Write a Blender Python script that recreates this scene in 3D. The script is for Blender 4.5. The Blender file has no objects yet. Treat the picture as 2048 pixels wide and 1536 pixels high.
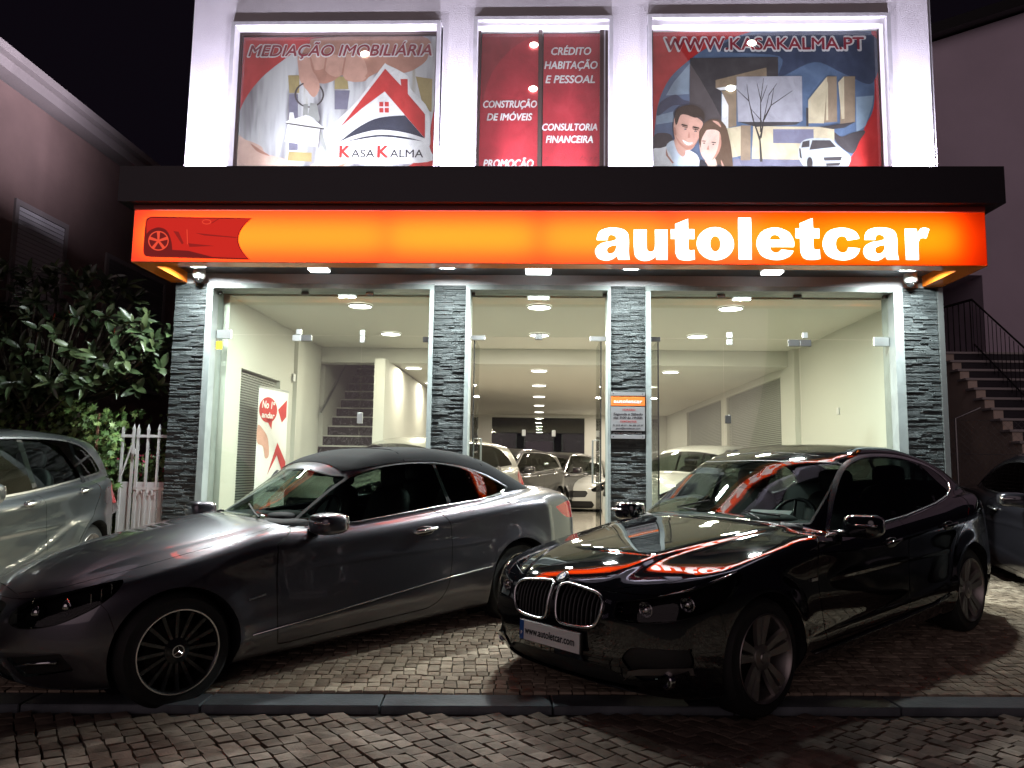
import bpy, math, random
import numpy as np
from mathutils import Vector, Matrix
from mathutils.geometry import tessellate_polygon
random.seed(7); np.random.seed(7)
SC = bpy.context.scene
COL = SC.collection
# ---------------------------------------------------------------- camera
cam = bpy.data.objects.new('camera', bpy.data.cameras.new('camera')); COL.objects.link(cam)
cam.data.sensor_width = 36; cam.data.lens = 36*1540/2048; cam.data.clip_end = 400; cam.data.clip_start = .05
def look(yaw, pitch, roll, loc):
    y, p, r = map(math.radians, (yaw, pitch, roll))
    fwd = Vector((-math.sin(y)*math.cos(p), math.cos(y)*math.cos(p), math.sin(p)))
    rt = Vector((math.cos(y), math.sin(y), 0)); up = rt.cross(fwd)
    r2 = rt*math.cos(r)+up*math.sin(r); u2 = -rt*math.sin(r)+up*math.cos(r)
    M = Matrix((r2, u2, -fwd)).transposed().to_4x4(); M.translation = loc
    cam.matrix_world = M
look(2.1, 6.3, .85, (0, 0, 1.40))
SC.camera = cam
# ---------------------------------------------------------------- night sky and the faint town glow
W = bpy.data.worlds.new('World'); SC.world = W; W.use_nodes = True
W.node_tree.nodes['Background'].inputs['Color'].default_value = (.8, .55, 1., 1)
W.node_tree.nodes['Background'].inputs['Strength'].default_value = .0042
sun = bpy.data.objects.new('sky_glow', bpy.data.lights.new('sky_glow', 'SUN')); COL.objects.link(sun)
sun.data.energy = .34; sun.data.angle = math.radians(60); sun.data.color = (1, .76, .80)
sun.rotation_euler = (math.radians(80), 0, math.radians(-14))
SC.view_settings.view_transform = 'Standard'; SC.view_settings.look = 'None'
SC.view_settings.exposure = 0; SC.view_settings.gamma = 1; SC.view_settings.use_curve_mapping = False
cy = SC.cycles
cy.use_denoising = True; cy.max_bounces = 8; cy.diffuse_bounces = 4; cy.glossy_bounces = 4
cy.transmission_bounces = 6; cy.transparent_max_bounces = 16; cy.sample_clamp_indirect = 3.0
cy.caustics_reflective = False; cy.caustics_refractive = False; cy.use_light_tree = True
# ---------------------------------------------------------------- materials
MATS = {}
class NT:
    def __init__(s, name):
        s.m = bpy.data.materials.new(name); s.m.use_nodes = True; s.n = s.m.node_tree.nodes; s.l = s.m.node_tree.links
        s.b = s.n['Principled BSDF']; s.out = s.n['Material Output']
    def node(s, t, **k):
        x = s.n.new(t)
        for a, v in k.items(): setattr(x, a, v)
        return x
    def coord(s, kind='Object'):
        return s.node('ShaderNodeTexCoord').outputs[kind]
    def mapping(s, scale=(1, 1, 1), kind='Object'):
        m = s.node('ShaderNodeMapping'); m.inputs['Scale'].default_value = scale
        s.l.new(s.coord(kind), m.inputs['Vector']); return m.outputs[0]
    def noise(s, scale, detail=4, vec=None, dist=0, rough=.55):
        x = s.node('ShaderNodeTexNoise'); x.inputs['Scale'].default_value = scale; x.inputs['Detail'].default_value = detail
        x.inputs['Distortion'].default_value = dist; x.inputs['Roughness'].default_value = rough
        s.l.new(vec if vec else s.coord(), x.inputs['Vector']); return x.outputs['Fac']
    def ramp(s, fac, stops):
        r = s.node('ShaderNodeValToRGB'); e = r.color_ramp.elements
        while len(e) < len(stops): e.new(.5)
        for i, (p, c) in enumerate(stops): e[i].position = p; e[i].color = (*c, 1) if len(c) == 3 else c
        s.l.new(fac, r.inputs[0]); return r.outputs[0]
    def bump(s, h, strength=.3, dist=.01, target=None):
        b = s.node('ShaderNodeBump'); b.inputs['Strength'].default_value = strength; b.inputs['Distance'].default_value = dist
        s.l.new(h, b.inputs['Height']); s.l.new(b.outputs[0], (target or s.b).inputs['Normal']); return b
    def rnd(s, stops):
        o = s.node('ShaderNodeObjectInfo'); return s.ramp(o.outputs['Random'], stops)
def mat(name, col, rough=.5, metal=0, spec=.5, coat=0, emit=None, es=1, bumps=None, colnoise=None, alpha=None, coat_rough=.03):
    if name in MATS: return MATS[name]
    t = NT(name); b = t.b
    b.inputs['Base Color'].default_value = (*col, 1); b.inputs['Roughness'].default_value = rough
    b.inputs['Metallic'].default_value = metal; b.inputs['Specular IOR Level'].default_value = spec
    b.inputs['Coat Weight'].default_value = coat; b.inputs['Coat Roughness'].default_value = coat_rough
    if emit: b.inputs['Emission Color'].default_value = (*emit, 1); b.inputs['Emission Strength'].default_value = es
    if colnoise:
        sc, amt = colnoise[:2]
        c2 = tuple(max(0, c*(1-amt)) for c in col); c3 = tuple(min(1, c*(1+amt)) for c in col)
        t.l.new(t.ramp(t.noise(sc, 6), [(.3, c2), (.7, c3)]), b.inputs['Base Color'])
    if bumps: t.bump(t.noise(bumps[0], 5), bumps[1], bumps[2] if len(bumps) > 2 else .01)
    MATS[name] = t.m; return t.m
def schlick(t, f0=.075):
    lw = t.node('ShaderNodeLayerWeight'); lw.inputs[0].default_value = .5
    p = t.node('ShaderNodeMath', operation='POWER'); t.l.new(lw.outputs['Facing'], p.inputs[0]); p.inputs[1].default_value = 5
    m = t.node('ShaderNodeMath', operation='MULTIPLY_ADD'); t.l.new(p.outputs[0], m.inputs[0]); m.inputs[1].default_value = 1-f0; m.inputs[2].default_value = f0
    return m.outputs[0]
def glassmat(name, tint, f0=.075):
    t = NT(name); t.n.remove(t.b)
    tr = t.node('ShaderNodeBsdfTransparent'); tr.inputs[0].default_value = (*tint, 1)
    gl = t.node('ShaderNodeBsdfGlossy'); gl.inputs['Roughness'].default_value = 0.0
    mx = t.node('ShaderNodeMixShader'); t.l.new(schlick(t, f0), mx.inputs[0]); t.l.new(tr.outputs[0], mx.inputs[1]); t.l.new(gl.outputs[0], mx.inputs[2])
    t.l.new(mx.outputs[0], t.out.inputs[0]); MATS[name] = t.m; return t.m
# ---------------------------------------------------------------- mesh helpers
class MB:
    def __init__(s): s.v = []; s.f = []; s.mi = []; s.cur = 0
    def add(s, vs, fs):
        o = len(s.v); s.v += [tuple(p) for p in vs]; s.f += [tuple(i+o for i in f) for f in fs]; s.mi += [s.cur]*len(fs); return s
    def box(s, x0, x1, y0, y1, z0, z1):
        v = [(x0, y0, z0), (x1, y0, z0), (x1, y1, z0), (x0, y1, z0), (x0, y0, z1), (x1, y0, z1), (x1, y1, z1), (x0, y1, z1)]
        return s.add(v, [(0, 3, 2, 1), (4, 5, 6, 7), (0, 1, 5, 4), (1, 2, 6, 5), (2, 3, 7, 6), (3, 0, 4, 7)])
    def bbox(s, x0, x1, y0, y1, z0, z1, b=.01):
        # box with chamfered edges
        vs = []; x = (x0, x1); y = (y0, y1); z = (z0, z1)
        idx = {}
        for i in (0, 1):
            for j in (0, 1):
                for k in (0, 1):
                    X, Y, Z = x[i], y[j], z[k]; sx, sy, sz = (1-2*i)*b, (1-2*j)*b, (1-2*k)*b
                    for a, p in (('x', (X, Y+sy, Z+sz)), ('y', (X+sx, Y, Z+sz)), ('z', (X+sx, Y+sy, Z))):
                        idx[i, j, k, a] = len(vs); vs.append(p)
        F = []
        for i in (0, 1):
            q = [idx[i, 0, 0, 'x'], idx[i, 1, 0, 'x'], idx[i, 1, 1, 'x'], idx[i, 0, 1, 'x']]; F.append(q if i else q[::-1])
            q = [idx[0, i, 0, 'y'], idx[1, i, 0, 'y'], idx[1, i, 1, 'y'], idx[0, i, 1, 'y']]; F.append(q[::-1] if i else q)
            q = [idx[0, 0, i, 'z'], idx[1, 0, i, 'z'], idx[1, 1, i, 'z'], idx[0, 1, i, 'z']]; F.append(q if i else q[::-1])
        for i in (0, 1):
            for j in (0, 1):
                F.append((idx[i, j, 0, 'x'], idx[i, j, 1, 'x'], idx[i, j, 1, 'y'], idx[i, j, 0, 'y']))
                F.append((idx[i, 0, j, 'x'], idx[i, 1, j, 'x'], idx[i, 1, j, 'z'], idx[i, 0, j, 'z']))
                F.append((idx[0, i, j, 'y'], idx[1, i, j, 'y'], idx[1, i, j, 'z'], idx[0, i, j, 'z']))
                for k in (0, 1): F.append((idx[i, j, k, 'x'], idx[i, j, k, 'y'], idx[i, j, k, 'z']))
        return s.add(vs, F)
    def tube(s, pts, r, n=8, cap=True):
        pts = [Vector(p) for p in pts]; rr = r if isinstance(r, (list, tuple)) else [r]*len(pts)
        base = len(s.v); up = None
        for i, p in enumerate(pts):
            d = (pts[min(i+1, len(pts)-1)]-pts[max(i-1, 0)]).normalized()
            if up is None: up = Vector((0, 0, 1)) if abs(d.z) < .9 else Vector((1, 0, 0))
            a = d.cross(up).normalized(); b = a.cross(d).normalized(); up = b
            for k in range(n):
                t = 2*math.pi*k/n; s.v.append(tuple(p+(a*math.cos(t)+b*math.sin(t))*rr[i]))
        for i in range(len(pts)-1):
            for k in range(n):
                k2 = (k+1) % n; s.f.append((base+i*n+k, base+i*n+k2, base+(i+1)*n+k2, base+(i+1)*n+k)); s.mi.append(s.cur)
        if cap:
            s.f.append(tuple(base+k for k in range(n))[::-1]); s.mi.append(s.cur)
            e = base+(len(pts)-1)*n; s.f.append(tuple(e+k for k in range(n))); s.mi.append(s.cur)
        return s
    def lathe(s, prof, n=24, axis='z', c=(0, 0, 0), close=False):
        # prof: list of (radius, height)
        base = len(s.v)
        for (r, h) in prof:
            for k in range(n):
                t = 2*math.pi*k/n; a, b = r*math.cos(t), r*math.sin(t)
                p = {'z': (a, b, h), 'y': (a, h, b), 'x': (h, a, b)}[axis]
                s.v.append((p[0]+c[0], p[1]+c[1], p[2]+c[2]))
        m = len(prof)
        for i in range(m if close else m-1):
            j = (i+1) % m
            for k in range(n):
                k2 = (k+1) % n; s.f.append((base+i*n+k, base+i*n+k2, base+j*n+k2, base+j*n+k)); s.mi.append(s.cur)
        return s
    def disc(s, r, h, n=24, axis='z', c=(0, 0, 0)):
        base = len(s.v)
        for k in range(n):
            t = 2*math.pi*k/n; a, b = r*math.cos(t), r*math.sin(t)
            p = {'z': (a, b, h), 'y': (a, h, b), 'x': (h, a, b)}[axis]; s.v.append((p[0]+c[0], p[1]+c[1], p[2]+c[2]))
        s.f.append(tuple(range(base, base+n))); s.mi.append(s.cur); return s
    def ball(s, c, r, n=12, m=8):
        rx, ry, rz = r if isinstance(r, (list, tuple)) else (r, r, r)
        base = len(s.v)
        for i in range(m+1):
            ph = math.pi*i/m
            for k in range(n):
                t = 2*math.pi*k/n; s.v.append((c[0]+rx*math.sin(ph)*math.cos(t), c[1]+ry*math.sin(ph)*math.sin(t), c[2]+rz*math.cos(ph)))
        for i in range(m):
            for k in range(n):
                k2 = (k+1) % n; s.f.append((base+i*n+k, base+(i+1)*n+k, base+(i+1)*n+k2, base+i*n+k2)); s.mi.append(s.cur)
        return s
    def extrude_poly(s, pts2, fn0, fn1):
        # closed 2d polygon between two placements fn0(u,v), fn1(u,v)
        n = len(pts2); base = len(s.v); s.v += [tuple(fn0(*p)) for p in pts2]+[tuple(fn1(*p)) for p in pts2]
        tris = tessellate_polygon([[Vector((p[0], p[1], 0)) for p in pts2]])
        for t in tris:
            s.f.append(tuple(base+i for i in t)); s.f.append(tuple(base+n+i for i in reversed(t))); s.mi += [s.cur]*2
        for i in range(n):
            j = (i+1) % n; s.f.append((base+i, base+j, base+n+j, base+n+i)); s.mi.append(s.cur)
        return s
    def build(s, name, mats, parent=None, smooth=False, fixn=False):
        me = bpy.data.meshes.new(name); me.from_pydata(s.v, [], s.f)
        for m in (mats if isinstance(mats, (list, tuple)) else [mats]): me.materials.append(m)
        if max(s.mi, default=0) > 0: me.polygons.foreach_set('material_index', s.mi)
        if smooth:
            me.polygons.foreach_set('use_smooth', [True]*len(me.polygons))
            if smooth != 'all': me.set_sharp_from_angle(angle=math.radians(40))
        me.update()
        o = bpy.data.objects.new(name, me); COL.objects.link(o)
        if parent: o.parent = parent
        return o
def tag(o, label=None, cat=None, group=None, kind=None):
    if label: o['label'] = label
    if cat: o['category'] = cat
    if group: o['group'] = group
    if kind: o['kind'] = kind
    return o
def empty(name, loc=(0, 0, 0), rz=0, label=None, cat=None, group=None):
    o = bpy.data.objects.new(name, None); COL.objects.link(o); o.location = loc; o.rotation_euler = (0, 0, rz); o.empty_display_size = .1
    return tag(o, label, cat, group)
def kids(o): return [c for c in bpy.data.objects if c.parent == o]
def copy_tree(o, loc=None, rz=None, label=None, group=None, parent=None):
    chmap = {}
    for c in bpy.data.objects:
        if c.parent: chmap.setdefault(c.parent.name, []).append(c)
    def rec(s, par):
        c = s.copy(); COL.objects.link(c)
        if par: c.parent = par
        for ch in chmap.get(s.name, []): rec(ch, c)
        return c
    r = rec(o, parent)
    if loc is not None: r.location = loc
    if rz is not None: r.rotation_euler = (0, 0, rz)
    if label: r['label'] = label
    if group: r['group'] = group
    return r
def area(name, loc, size, power, color=(1, 1, 1), rot=(0, 0, 0), sizey=None, shape=None, spread=180, parent=None):
    l = bpy.data.lights.new(name, 'AREA'); l.energy = power; l.color = color; l.size = size
    l.shape = shape or ('RECTANGLE' if sizey else 'SQUARE')
    if sizey: l.size_y = sizey
    l.spread = math.radians(spread)
    o = bpy.data.objects.new(name, l); COL.objects.link(o); o.location = loc; o.rotation_euler = rot
    if parent: o.parent = parent
    return o
# writing: mesh lettering in the XZ plane, facing -Y
def text(s, m, parent, x, y, z, h, width=None, shear=0, bold=0, name='lettering', align='l', right=(1, 0, 0), up=(0, 0, 1), ex=0, sp=1.0):
    c = bpy.data.curves.new('t', 'FONT'); c.body = s; c.size = 1; c.shear = shear; c.resolution_u = 4; c.space_character = sp; c.extrude = ex
    o = bpy.data.objects.new('t', c); COL.objects.link(o)
    dg = bpy.context.evaluated_depsgraph_get(); me0 = bpy.data.meshes.new_from_object(o.evaluated_get(dg))
    co = np.empty(len(me0.vertices)*3); me0.vertices.foreach_get('co', co); co = co.reshape(-1, 3)
    polys = [tuple(p.vertices) for p in me0.polygons]
    bpy.data.objects.remove(o); bpy.data.curves.remove(c); bpy.data.meshes.remove(me0)
    co[:, 0] -= co[:, 0].min(); w = co[:, 0].max(); k = h/.70
    kx = k if width is None else width/w
    P = co*np.array([kx, k, 1]); ww = w*kx
    if align == 'c': P[:, 0] -= ww/2
    if align == 'r': P[:, 0] -= ww
    R, U = Vector(right).normalized(), Vector(up).normalized(); N = R.cross(U)
    mb = MB(); n = 1
    offs = [(0, 0)]
    if bold: n = 8 if bold > .02*h*0+.006 else 4; offs = [(math.cos(2*math.pi*i/n)*bold, math.sin(2*math.pi*i/n)*bold) for i in range(n)]+[(0, 0)]
    for i, (dx, dz) in enumerate(offs):
        vs = []
        for p in P:
            q = Vector((x, y, z))+R*(p[0]+dx)+U*(p[1]+dz)+N*(i*.00012+p[2]*1)
            vs.append(tuple(q))
        mb.add(vs, polys)
    return mb.build(name, m, parent)
def smooth_path(pts, seg=6):
    # closed outline; entries (x, y) are smooth, (x, y, 1) are corners
    n = len(pts); out = []
    for i in range(n):
        p0, p1, p2, p3 = pts[i-1], pts[i], pts[(i+1) % n], pts[(i+2) % n]
        a = Vector(p1[:2]); b = Vector(p2[:2])
        m1 = (b-Vector(p0[:2]))*.5 if len(p1) == 2 else None
        m2 = (Vector(p3[:2])-a)*.5 if len(p2) == 2 else None
        if m1 is None and m2 is None: out.append(tuple(a)); continue
        if m1 is None: m1 = (b-a)*1.0 if m2 is None else (b-a)*1.5-m2*.5
        if m2 is None: m2 = (b-a)*1.5-m1*.5
        for k in range(seg):
            t = k/seg; t2 = t*t; t3 = t2*t
            out.append(tuple(a*(2*t3-3*t2+1)+m1*(t3-2*t2+t)+b*(-2*t3+3*t2)+m2*(t3-t2)))
    return out
def print_poly(mb, pts, fn, holes=()):
    ls = [[Vector((p[0], p[1], 0)) for p in pts]]+[[Vector((p[0], p[1], 0)) for p in h] for h in holes]
    flat = [v for l in ls for v in l]; tr = tessellate_polygon(ls)
    mb.add([fn(v.x, v.y) for v in flat], [tuple(t) for t in tr])
# surface materials
def m_stone(name, c, rough=.6, vein=None, sc=3):
    t = NT(name); v = t.mapping((1, 1, .6)); f = t.noise(sc, 8, v, 1.2)
    stops = [(.0, tuple(x*.55 for x in c)), (.42, tuple(x*.85 for x in c)), (.6, c), (1, tuple(min(1, x*1.25) for x in c))]
    t.l.new(t.ramp(f, stops), t.b.inputs['Base Color']); t.b.inputs['Roughness'].default_value = rough
    t.bump(t.noise(40, 4), .15, .004); MATS[name] = t.m; return t.m
def setup_mats():
    m_stone('marble_frame', (.27, .30, .30), .35, sc=6)
    m_stone('marble_upper', (.5, .5, .52), .4, sc=5)
    t = NT('plaster'); t.b.inputs['Base Color'].default_value = (.72, .70, .73, 1); t.b.inputs['Roughness'].default_value = .9
    t.l.new(t.ramp(t.noise(1.7, 6), [(.3, (.62, .60, .63)), (.7, (.74, .72, .75))]), t.b.inputs['Base Color'])
    t.bump(t.noise(70, 6, rough=.7), .55, .01); MATS['plaster'] = t.m
    t = NT('slate'); t.b.inputs['Roughness'].default_value = .5
    g = t.node('ShaderNodeNewGeometry'); t.l.new(t.ramp(g.outputs['Random Per Island'], [(0, (.026, .031, .033)), (.6, (.045, .053, .056)), (1, (.095, .108, .112))]), t.b.inputs['Base Color'])
    t.bump(t.noise(45, 5, t.mapping((1, 1, 2.5))), .9, .012); MATS['slate'] = t.m
    mat('canopy_dark', (.022, .018, .024), .42, .2, bumps=(3, .05, .02)); mat('soffit_metal', (.07, .07, .075), .38, .6)
    mat('orange_panel', (.85, .2, .02), .25, coat=.5); mat('sign_red_lip', (.35, .03, .02), .4)
    mat('metal_brushed', (.55, .58, .58), .3, .9); mat('metal_dark', (.12, .12, .12), .35, .9); mat('chrome', (.8, .8, .8), .06, 1)
    mat('alu_frame_dark', (.05, .035, .03), .35, .4)
    mat('inside_wall', (.61, .61, .56), .75, bumps=(80, .05)); mat('inside_ceiling', (.66, .65, .59), .85); mat('inside_trim', (.5, .5, .42), .8)
    t = NT('floor_tile'); t.b.inputs['Base Color'].default_value = (.45, .42, .36, 1); t.b.inputs['Roughness'].default_value = .12; MATS['floor_tile'] = t.m
    t = NT('black_marble'); w = t.noise(3.2, 9, None, 2.5, .6); t.l.new(t.ramp(w, [(.485, (.012, .012, .014)), (.5, (.22, .22, .23)), (.515, (.012, .012, .014))]), t.b.inputs['Base Color']); t.b.inputs['Roughness'].default_value = .4; t.b.inputs['Specular IOR Level'].default_value = .25; MATS['black_marble'] = t.m
    mat('tread_marble', (.5, .5, .46), .3); mat('blind', (.33, .34, .31), .5); mat('blind_dark', (.12, .12, .11), .5); mat('black', (.008, .008, .009), .5)
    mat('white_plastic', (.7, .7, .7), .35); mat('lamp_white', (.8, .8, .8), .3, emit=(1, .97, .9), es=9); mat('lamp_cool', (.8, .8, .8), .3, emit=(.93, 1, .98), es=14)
    mat('lamp_dim', (.8, .8, .8), .3, emit=(.93, 1, .98), es=3)
    glassmat('shop_glass', (.93, .96, .93)); mat('glass_edge', (.1, .2, .16), .1)
setup_mats()
FLOOD=200; DOWNL=36; UPL=300; UPFILL=115; INL=46; SGN=.72
# ================================================================ showroom building
D = 8.4; FL = .33
M = MATS
B = empty('showroom_building', (0, D, 0), 0, 'white two-storey showroom with slate-clad pillars, glass front and dark canopy over it', 'building')
def bp(name, mb, m, par=B, **k):
    o = mb.build(name, m, None, **k)
    if par is not None: o.parent = par; o.matrix_parent_inverse = Matrix.Translation(-Vector(world_loc(par)))
    return o
def world_loc(o):
    p = Vector((0, 0, 0))
    while o is not None: p = o.matrix_parent_inverse @ (Matrix.Translation(o.location) @ p) if o.parent is not None else p+o.location; o = o.parent
    return p
# upper wall and its four columns
mb = MB()
for a, b in ((-4.12, -3.645), (-1.17, -.79), (.765, 1.185), (3.85, 4.36)): mb.box(a, b, D, D+.3, 4.30, 6.50)
mb.box(-4.12, 4.36, D, D+.3, 6.50, 8.2); mb.box(-4.12, 4.36, D+.005, D+.3, 3.72, 4.30); mb.box(-4.12, 4.36, D+.005, D+.3, 3.43, 3.72)
bp('upper_wall', mb, M['plaster'])
mb = MB(); mb.box(-4.115, -3.98, D+.3, 24.8, FL-.4, 8.2); mb.box(4.22, 4.355, D+.3, 24.8, FL-.4, 8.2); mb.box(-3.98, 4.22, D+.3, 24.8, 8.0, 8.2); mb.box(-4.115, 4.355, 24.81, 25., 3.1, 8.2)
bp('side_wall', mb, M['plaster'])
mb = MB(); mb.box(4.362, 4.40, D+.02, D+.10, 4.3, 8.2); bp('corner_trim', mb, M['marble_upper'])
# pillars of the ground floor, each under hand-laid slate strips
for (a, b) in ((-4.12, -3.755), (-1.186, -.832), (.77, 1.149), (3.93, 4.30)):
    mb = MB(); mb.box(a, b, D+.0, D+.28, 0, 3.43); pil = bp('pillar', mb, M['black'])
    st = MB(); z = .15
    while z < 3.42:
        h = random.choice((.012, .015, .018, .022, .027)); x = a
        while x < b-.001:
            w = random.uniform(.07, .24); x2 = min(b, x+w)
            if b-x2 < .05: x2 = b
            st.bbox(x+.0006, x2-.0006, D-random.uniform(.010, .028), D+.004, z+.0012, min(z+h, 3.43), .0022); x = x2
        z += h
    o = bp('stone_strips', st, M['slate'], pil); o['kind'] = 'stuff'
mb = MB(); mb.box(4.305, 4.36, D-.04, D+.28, 0, 3.43); bp('corner_strip', mb, M['metal_brushed'])
# marble surrounds of the three openings
OPEN = [(-3.68, -1.235, -3.75, -1.187), (-.785, .735, -.831, .769), (1.207, 3.83, 1.15, 3.925)]
for (a, b, oa, ob) in OPEN:
    mb = MB(); mb.box(oa, a, D-.045, D+.26, 0.1, 3.372); mb.box(b, ob, D-.045, D+.26, 0.1, 3.372); mb.box(oa, ob, D-.045, D+.26, 3.374, 3.428)
    bp('door_surround', mb, M['marble_frame'])
# shop front glass
hinge_pts = []
def pane(par, x0, x1, z0, z1, y=D+.10):
    o = MB().box(x0, x1, y, y+.010, z0, z1).build('glass_pane', M['shop_glass']); o.parent = par; o.matrix_parent_inverse = Matrix.Translation(-world_loc(par)); return o
def fit(par, name, x0, x1, z0, z1, y0=D+.085, y1=D+.125, m='metal_brushed'):
    o = MB().bbox(x0, x1, y0, y1, z0, z1, .004).build(name, M[m]); o.parent = par; o.matrix_parent_inverse = Matrix.Translation(-world_loc(par)); return o
g1 = empty('shop_window', (-2.46, D+.1, FL), 0, 'left frameless glass shopfront, stairs and roll-up banner behind it', 'shop window', 'frameless glass shopfronts')
pane(g1, -3.675, -1.24, 2.872, 3.37); pane(g1, -3.675, -2.722, FL, 2.866); pane(g1, -2.716, -2.012, FL, 2.866); pane(g1, -2.006, -1.24, FL, 2.866)
for x0, x1, z0, z1, m in ((-3.67, -3.50, 2.82, 2.92, 'metal_brushed'), (-2.80, -2.70, 2.80, 2.87, 'metal_brushed'), (-2.70, -2.58, 2.80, 2.87, 'metal_dark'), (-2.76, -2.70, 2.875, 2.935, 'metal_brushed'), (-2.03, -1.98, 2.87, 2.93, 'metal_brushed'), (-2.03, -1.98, 2.79, 2.865, 'metal_brushed'), (-1.32, -1.24, 2.80, 2.86, 'metal_dark'), (-2.72, -2.64, 3.33, 3.37, 'metal_dark'), (-1.98, -1.90, 3.33, 3.37, 'metal_dark'), (-3.67, -3.64, 3.33, 3.37, 'metal_dark'), (-2.03, -1.97, 1.88, 2.0, 'metal_brushed')): fit(g1, 'patch_fitting', x0, x1, z0, z1, m=m)
g2 = empty('shop_window', (-.02, D+.1, FL), 0, 'middle glass entrance with open door leaves, brightest downlights behind it', 'shop window', 'frameless glass shopfronts')
pane(g2, -.78, .73, 2.872, 3.37)
for sx, xx in ((-1, -.74), (1, .675)):
    o = MB().box(xx-.005, xx+.005, D+.13, D+.80, FL+.01, 2.86).build('door_leaf', M['shop_glass']); o.parent = g2; o.matrix_parent_inverse = Matrix.Translation(-world_loc(g2))
    o2 = MB().box(xx-.006, xx+.006, D+.12, D+.129, FL+.01, 2.86).build('leaf_edge', M['black']); o2.parent = g2; o2.matrix_parent_inverse = Matrix.Translation(-world_loc(g2))
    hb = MB(); X = xx-sx*.05; hb.tube([(xx, D+.70, 1.25), (X, D+.70, 1.25), (X, D+.70, 1.75), (xx, D+.70, 1.75)], .011).build('door_handle', M['metal_brushed'], None); h = bpy.data.objects['door_handle'] if False else COL.objects[-1]
    h.parent = g2; h.matrix_parent_inverse = Matrix.Translation(-world_loc(g2))
for x0, x1, z0, z1, m in ((-.78, -.62, 2.83, 2.88, 'metal_brushed'), (.55, .73, 2.83, 2.88, 'metal_brushed'), (-.06, .02, 2.84, 2.90, 'metal_dark'), (-.78, -.74, 3.33, 3.37, 'metal_dark'), (.69, .73, 3.33, 3.37, 'metal_dark')): fit(g2, 'patch_fitting', x0, x1, z0, z1, m=m)
g3 = empty('shop_window', (2.52, D+.1, FL), 0, 'right frameless glass shopfront above the black car roof, blinds behind it', 'shop window', 'frameless glass shopfronts')
pane(g3, 1.212, 3.825, 2.872, 3.37); pane(g3, 1.212, 2.018, FL, 2.866); pane(g3, 2.024, 2.855, FL, 2.866); pane(g3, 2.861, 3.825, FL, 2.866)
for x0, x1, z0, z1, m in ((3.66, 3.825, 2.80, 2.90, 'metal_brushed'), (2.73, 2.855, 2.79, 2.865, 'metal_dark'), (2.86, 2.98, 2.79, 2.865, 'metal_dark'), (2.89, 2.945, 2.88, 2.945, 'metal_brushed'), (2.06, 2.12, 2.875, 2.94, 'metal_brushed'), (2.06, 2.12, 2.80, 2.865, 'metal_brushed'), (1.212, 1.33, 2.83, 2.88, 'metal_dark'), (1.96, 2.05, 3.33, 3.37, 'metal_dark'), (2.80, 2.89, 3.33, 3.37, 'metal_dark'), (3.78, 3.825, 3.33, 3.37, 'metal_dark'), (2.03, 2.09, 1.93, 2.02, 'metal_dark')): fit(g3, 'patch_fitting', x0, x1, z0, z1, m=m)
o = MB().box(1.30, 1.312, D+.12, D+.6, FL, 2.84).build('door_leaf', M['shop_glass']); o.parent = g3; o.matrix_parent_inverse = Matrix.Translation(-world_loc(g3))
o = MB().box(1.298, 1.314, D+.112, D+.119, FL, 2.84).build('leaf_edge', M['black']); o.parent = g3; o.matrix_parent_inverse = Matrix.Translation(-world_loc(g3))
# ---- canopy
mb = MB(); mb.box(-4.285, 4.49, 7.38, D-.002, 4.03, 4.40); bp('parapet', mb, M['canopy_dark'])
mb = MB(); mb.box(-4.14, 4.32, 7.66, D-.002, 3.55, 4.025); bp('soffit', mb, M['soffit_metal'])
mb = MB(); mb.box(-4.16, 4.34, 7.47, 7.66, 3.975, 4.027); bp('sign_top_lip', mb, M['sign_red_lip'])
# ---- the long lightbox sign
S = empty('lightbox_sign', (0.09, 7.5, 3.44), 0, 'long backlit orange lightbox sign reading autoletcar, sports car picture at its left end', 'sign')
t = NT('sign_orange'); t.n.remove(t.b)
tr = t.node('ShaderNodeBsdfTranslucent'); tr.inputs[0].default_value = (1, .074, .0012, 1)
gl = t.node('ShaderNodeBsdfGlossy'); gl.inputs['Roughness'].default_value = .08; gl.inputs[0].default_value = (1, 1, 1, 1)
df = t.node('ShaderNodeBsdfDiffuse'); df.inputs[0].default_value = (.8, .11, .01, 1)
m1 = t.node('ShaderNodeMixShader'); m1.inputs[0].default_value = .25; t.l.new(tr.outputs[0], m1.inputs[1]); t.l.new(df.outputs[0], m1.inputs[2])
mx = t.node('ShaderNodeMixShader'); t.l.new(schlick(t), mx.inputs[0]); t.l.new(m1.outputs[0], mx.inputs[1]); t.l.new(gl.outputs[0], mx.inputs[2]); t.l.new(mx.outputs[0], t.out.inputs[0])
M['sign_orange'] = t.m
def transl(name, c):
    t = NT(name); t.n.remove(t.b); tr = t.node('ShaderNodeBsdfTranslucent'); tr.inputs[0].default_value = (*c, 1); t.l.new(tr.outputs[0], t.out.inputs[0]); M[name] = t.m
transl('sign_white', (.95, .97, 1)); 
def sgn(mb, name, m, par=S, **k): return bp(name, mb, m, par, **k)
YF = 7.485
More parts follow.
